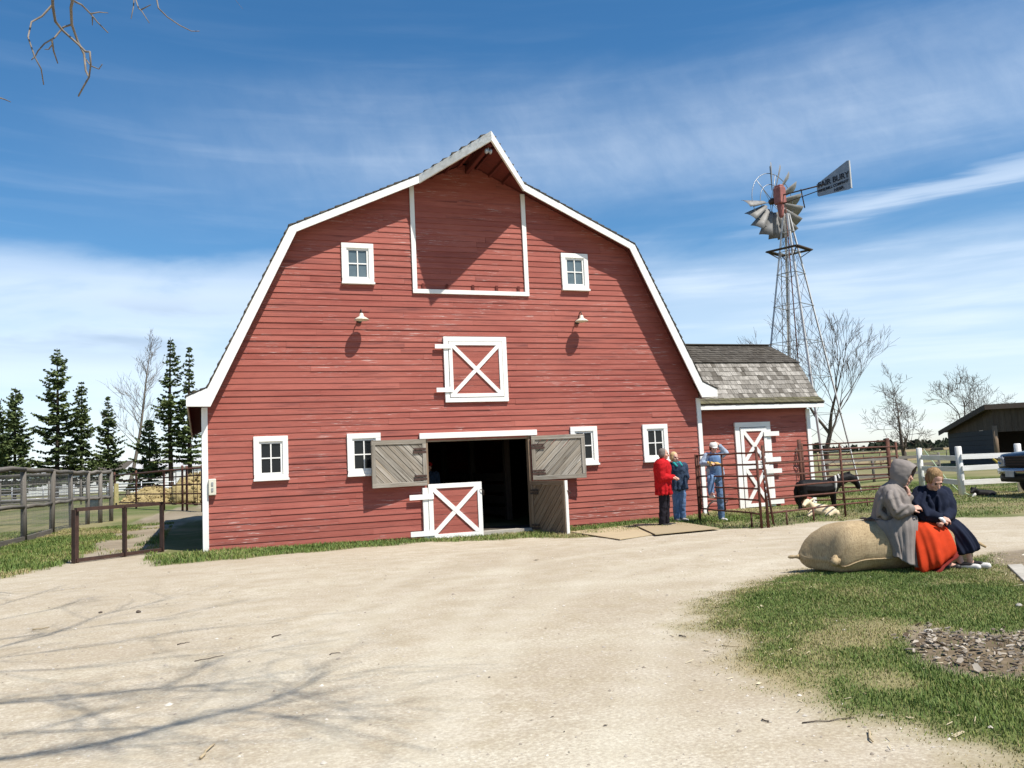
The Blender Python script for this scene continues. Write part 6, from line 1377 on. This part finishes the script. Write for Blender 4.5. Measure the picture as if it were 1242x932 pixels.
b = MB(); b.box(-.40, -.09, -.195, -.18, .54, .70); b.build('number_plate', M['plate'], tr)
b = MB(); b.box(-.72, .72, .5, 5.0, .33, .6); b.build('chassis', M['rubber'], tr)
# ------------------------------------------------------------------ things lying on the yard
def sheet(label, pts, z0, th, mat, cat='plywood sheet', name='plywood_sheet', grp='plywood sheets by the barn wall'):
    P = [GZ(u, v) for u, v in pts]; b = MB(); vs = [Vector((p.x, p.y, gz1(p.x, p.y)+z0+.01)) for p in P]; e = (vs[1]-vs[0]).normalized(); n = Vector((-e.y, e.x, 0))
    top = [v+Vector((0, 0, th)) for v in vs]; m = len(vs); gc = [((v-vs[0]).dot(e), (v-vs[0]).dot(n), 0) for v in vs]; b.add(vs+top, [tuple(range(m-1, -1, -1)), tuple(range(m, 2*m))]+[(i, (i+1) % m, (i+1) % m+m, i+m) for i in range(m)], gc+gc); o = b.build(name, mat); tag(o, label, cat, grp); return o
sheet('weathered plywood sheet lying nearest the open brown half door', [(692, 646.5), (776, 637), (835, 643.5), (752, 656)], .004, .014, M['ply']); sheet('weathered plywood sheet overlapping the other, ending by the corral post', [(768, 638), (824, 635.5), (873, 643.5), (795, 651)], .022, .014, M['ply'])
pr = [GZ(u, v) for u, v in [(1222, 688), (1240, 687), (1258, 706), (1243, 709)]]; b = MB(); b.prism([Vector((p.x, p.y, p.z-.02)) for p in pr], (0, 0, .05)); tag(b.build('concrete_slab', M['concrete'], bevel=.01), 'pale concrete slab edge at the far right of the lawn', 'slab')
# wood chips in the worn hollow of the lawn
V = []; F = []; C = []; bx = np.array(BARKP); rs = random.Random(2); cnt = 0
while cnt < 300:
    x = rs.uniform(bx[:, 0].min(), bx[:, 0].max()); y = rs.uniform(bx[:, 1].min(), bx[:, 1].max()); s = sdf(np.array([x]), np.array([y]), BARKP)[0]
    if s < rs.uniform(-.12, .12): continue
    cnt += 1; z = gz1(x, y)+rs.uniform(.002, .03); L = rs.uniform(.015, .06)*(1.5 if rs.random() < .15 else 1); w = L*rs.uniform(.3, .6); t = rs.uniform(.004, .010); R_ = Euler((rs.uniform(-.5, .5), rs.uniform(-.5, .5), rs.uniform(0, 6.28))).to_matrix(); k0 = len(V)
    pts = [(-L*.5, -w*.4, 0), (L*.1, -w*.55, 0), (L*.5, -w*.1, 0), (L*.3, w*.5, 0), (-L*.45, w*.35, 0)]
    for q in (0, t): V += [Vector((x, y, z))+R_ @ Vector((a, b_, q+rs.uniform(0, .003))) for a, b_, _ in pts]
    F += [(k0+i, k0+(i+1) % 5, k0+5+(i+1) % 5, k0+5+i) for i in range(5)]; c_ = min(1, max(0, rs.gauss(.45, .3))); C += [c_]*5
    F += [(k0+5, k0+6, k0+7, k0+9), (k0+9, k0+7, k0+8, k0+8)][:1]+[(k0+9, k0+7, k0+8, k0+8)][:0]; C += [c_]; F += [(k0+7, k0+8, k0+9, k0+9)][:0]
me = bpy.data.meshes.new('wood_chips'); 
me.from_pydata([tuple(v) for v in V], [], [tuple(f) for f in F]+[(k0_+7, k0_+8, k0_+9) for k0_ in range(0, len(V), 10)]); a_ = me.attributes.new('rnd', 'FLOAT', 'FACE'); a_.data.foreach_set('value', np.array(C+[C[6*i] for i in range(cnt)], dtype=np.float32)); me.materials.append(M['chips'])
wco = bpy.data.objects.new('wood_chips', me); COL.objects.link(wco); tag(wco, 'grey and brown bark chips heaped in the worn hollow of the lawn', 'wood chips', kind='stuff')
# loose stones of the yard
V = []; F = []; C = []; n = 5200; rng = np.random.default_rng(3)
xs = rng.uniform(-11, 6, n); ys = -15.6+12*rng.random(n)**1.7; ydm, ptm = sdf(xs, ys, YARD), sdf(xs, ys, PATCH); keep = (ydm > .1) & ((ptm < .2) | (rng.random(n) < .12)); xs, ys = xs[keep], ys[keep]; zs = ground_z(xs, ys); m = len(xs); r = np.clip(rng.lognormal(-5.15, .5, m), .003, .028)
base = np.array([(1, 0, 0), (.3, .9, .1), (-.8, .55, 0), (-.8, -.6, .05), (.3, -.95, 0), (.15, .1, .75)]); off = 0
ang = rng.uniform(0, 6.28, m); ca, sa = np.cos(ang), np.sin(ang); jit = rng.uniform(.7, 1.3, (m, 6, 3)); P = base[None]*jit*r[:, None, None]
X = P[:, :, 0]*ca[:, None]-P[:, :, 1]*sa[:, None]+xs[:, None]; Y = P[:, :, 0]*sa[:, None]+P[:, :, 1]*ca[:, None]+ys[:, None]; Z = P[:, :, 2]+zs[:, None]+.001
idx_ = np.arange(m)[:, None]*6; FF = np.concatenate([idx_+[i, (i+1) % 5, 5] for i in range(5)]); rv_ = rng.random(m)
k = NT('yard stones', .9, .2); k.base(k.mix(k.attr('rnd'), (.22, .18, .14), (.60, .55, .47))); M['stone'] = k.m
gv = raw_mesh('gravel', np.stack([X, Y, Z], 2).reshape(-1, 3), FF, M['stone'], None, np.concatenate([rv_]*5)); tag(gv, 'loose pebbles scattered over the pale yard', 'gravel', kind='stuff')
# straw litter, dry leaves on the lawn edge
V = []; F = []; C = []; rng = np.random.default_rng(8); n = 1500; xs = rng.uniform(-3.0, 4, n); ys = rng.uniform(-15.8, -9.5, n); pt = sdf(xs, ys, PATCH); keep = (pt > -.35) & (pt < 1.6) & (rng.random(n) < np.exp(-np.abs(pt-.2)/.7)); xs, ys = xs[keep], ys[keep]; zs = ground_z(xs, ys)+.006; m = len(xs)
L = rng.uniform(.02, .09, m); w = rng.uniform(.0015, .004, m); w[rng.random(m) < .12] *= 4; a = rng.uniform(0, 6.28, m); dx, dy = np.cos(a), np.sin(a); tl = rng.uniform(-.2, .3, m)*L
V = np.stack([np.stack([xs-dy*w, ys+dx*w, zs], 1), np.stack([xs+dy*w, ys-dx*w, zs], 1), np.stack([xs+dx*L+dy*w, ys+dy*L-dx*w, zs+np.abs(tl)], 1), np.stack([xs+dx*L-dy*w, ys+dy*L+dx*w, zs+np.abs(tl)+.002], 1)], 1).reshape(-1, 3)
lt = raw_mesh('straw_litter', V, np.arange(m)[:, None]*4+[0, 1, 2, 3], M['straw'] if 'straw' in M else mk_leaf('dry straw', (.22, .17, .09), (.62, .54, .36), .9), None, rng.random(m)); tag(lt, 'dry straw and leaf litter strewn along the lawn edge', 'litter', kind='stuff')
rng = np.random.default_rng(18); n = 380; xs = rng.uniform(-11, 9, n); ys = -15.4+15*rng.random(n)**1.3; keep = (sdf(xs, ys, YARD) > .1) & (sdf(xs, ys, PATCH) < 0) & (fbm(xs, ys, .35, 3, 91) > .46); xs, ys = xs[keep], ys[keep]; zs = ground_z(xs, ys)+.004; m = len(xs)
L = rng.lognormal(-4.3, .45, m); w = L*rng.uniform(.15, .6, m); a = rng.uniform(0, 6.28, m); dx, dy = np.cos(a), np.sin(a); cu = rng.uniform(.2, .5, m)*w
V = np.stack([np.stack([xs-dx*L-dy*w*.4, ys-dy*L+dx*w*.4, zs], 1), np.stack([xs+dy*w, ys-dx*w, zs+cu], 1), np.stack([xs+dx*L, ys+dy*L, zs+cu*.3], 1), np.stack([xs-dy*w, ys+dx*w, zs+cu*.6], 1)], 1).reshape(-1, 3)
yl = raw_mesh('leaf_litter', V, np.arange(m)[:, None]*4+[0, 1, 2, 3], mk_leaf('dry dark leaves', (.07, .05, .035), (.24, .18, .12), .9), None, rng.random(m)); tag(yl, 'bits of dry leaf and bark blown over the yard', 'litter', kind='stuff')
# twigs and sticks
TWG = [('pale split stick with a dark end on the yard near the bottom edge', [(243, 922), (249, 914), (260, 905)], .014, 'ply'), ('thin bent twig in the middle of the left yard', [(236, 803), (253, 800), (271, 796)], .007, 'bark'), ('pale short stick by the thickest shadow on the far left', [(39, 765), (50, 764), (60, 762)], .013, 'ply'),
       ('curved pale stick at the gravel edge of the lawn', [(1054, 889), (1055, 895), (1059, 902)], .013, 'ply'), ('long thin grey twig at the gravel edge below the lawn', [(973, 878), (1005, 876), (1036, 872)], .006, 'bark'), ('short dark twig alone left of the yard middle', [(215, 783), (224, 781), (230, 780)], .008, 'bark'),
       ('small dark clod of wood below the white half door', [(330, 774), (337, 772), (341, 771)], .010, 'bark'), ('dark twig lying flat towards the middle of the yard', [(400, 795), (407, 793), (413, 793)], .007, 'bark'), ('pale straw stick on the lawn left of the bark chips', [(876, 784), (890, 785), (902, 784)], .006, 'ply'),
       ('brown stick on the gravel beside the tip of the lawn', [(824, 772), (828, 773), (832, 774)], .010, 'bark'), ('short brown twig on the gravel near the bottom edge', [(925, 874), (929, 876), (932, 877)], .008, 'bark')]
for lb, pl, r_, mt in TWG:
    P = [GZ(u, v)+Vector((0, 0, r_*.8)) for u, v in pl]; o = P[0].copy(); b = MB(); n = len(P); pts = []
    for i in range(n-1): pts += [P[i]-o, P[i].lerp(P[i+1], .5)-o+Vector((random.uniform(-.01, .01), random.uniform(-.01, .01), .003))]
    pts.append(P[-1]-o); b.tube(pts, [r_*.62*(1-.5*i/len(pts)) for i in range(len(pts))], 6); o_ = b.build('twig', M[mt]); o_.location = o; tag(o_, lb, 'twig', 'sticks lying on the yard')
for lb, (u, v), r_ in (('brown clod lying beside a branch shadow on the left yard', (168, 743.5), .03), ('small dark clod next to the brown clod on the left yard', (122, 744), .022), ('white stone at the right edge of the lawn', (1236, 736), .03), ('pale flat stone at the top of the bark chip hollow', (1126, 769), .04)):
    p = GZ(u, v); b = MB(); rs = random.Random(u); b.ell((0, 0, r_*.4), (r_, r_*.8, r_*.55), None, 9, 6); b.v = [(x*rs.uniform(.85, 1.15), y*rs.uniform(.85, 1.15), max(0, z*rs.uniform(.85, 1.15))) for x, y, z in b.v]; o = b.build('stone' if 'stone' in lb else 'clod', M['concrete'] if 'stone' in lb else M['bark']); o.location = p; tag(o, lb, 'stone' if 'stone' in lb else 'clod')
# manure patches on the yard in front of the barn
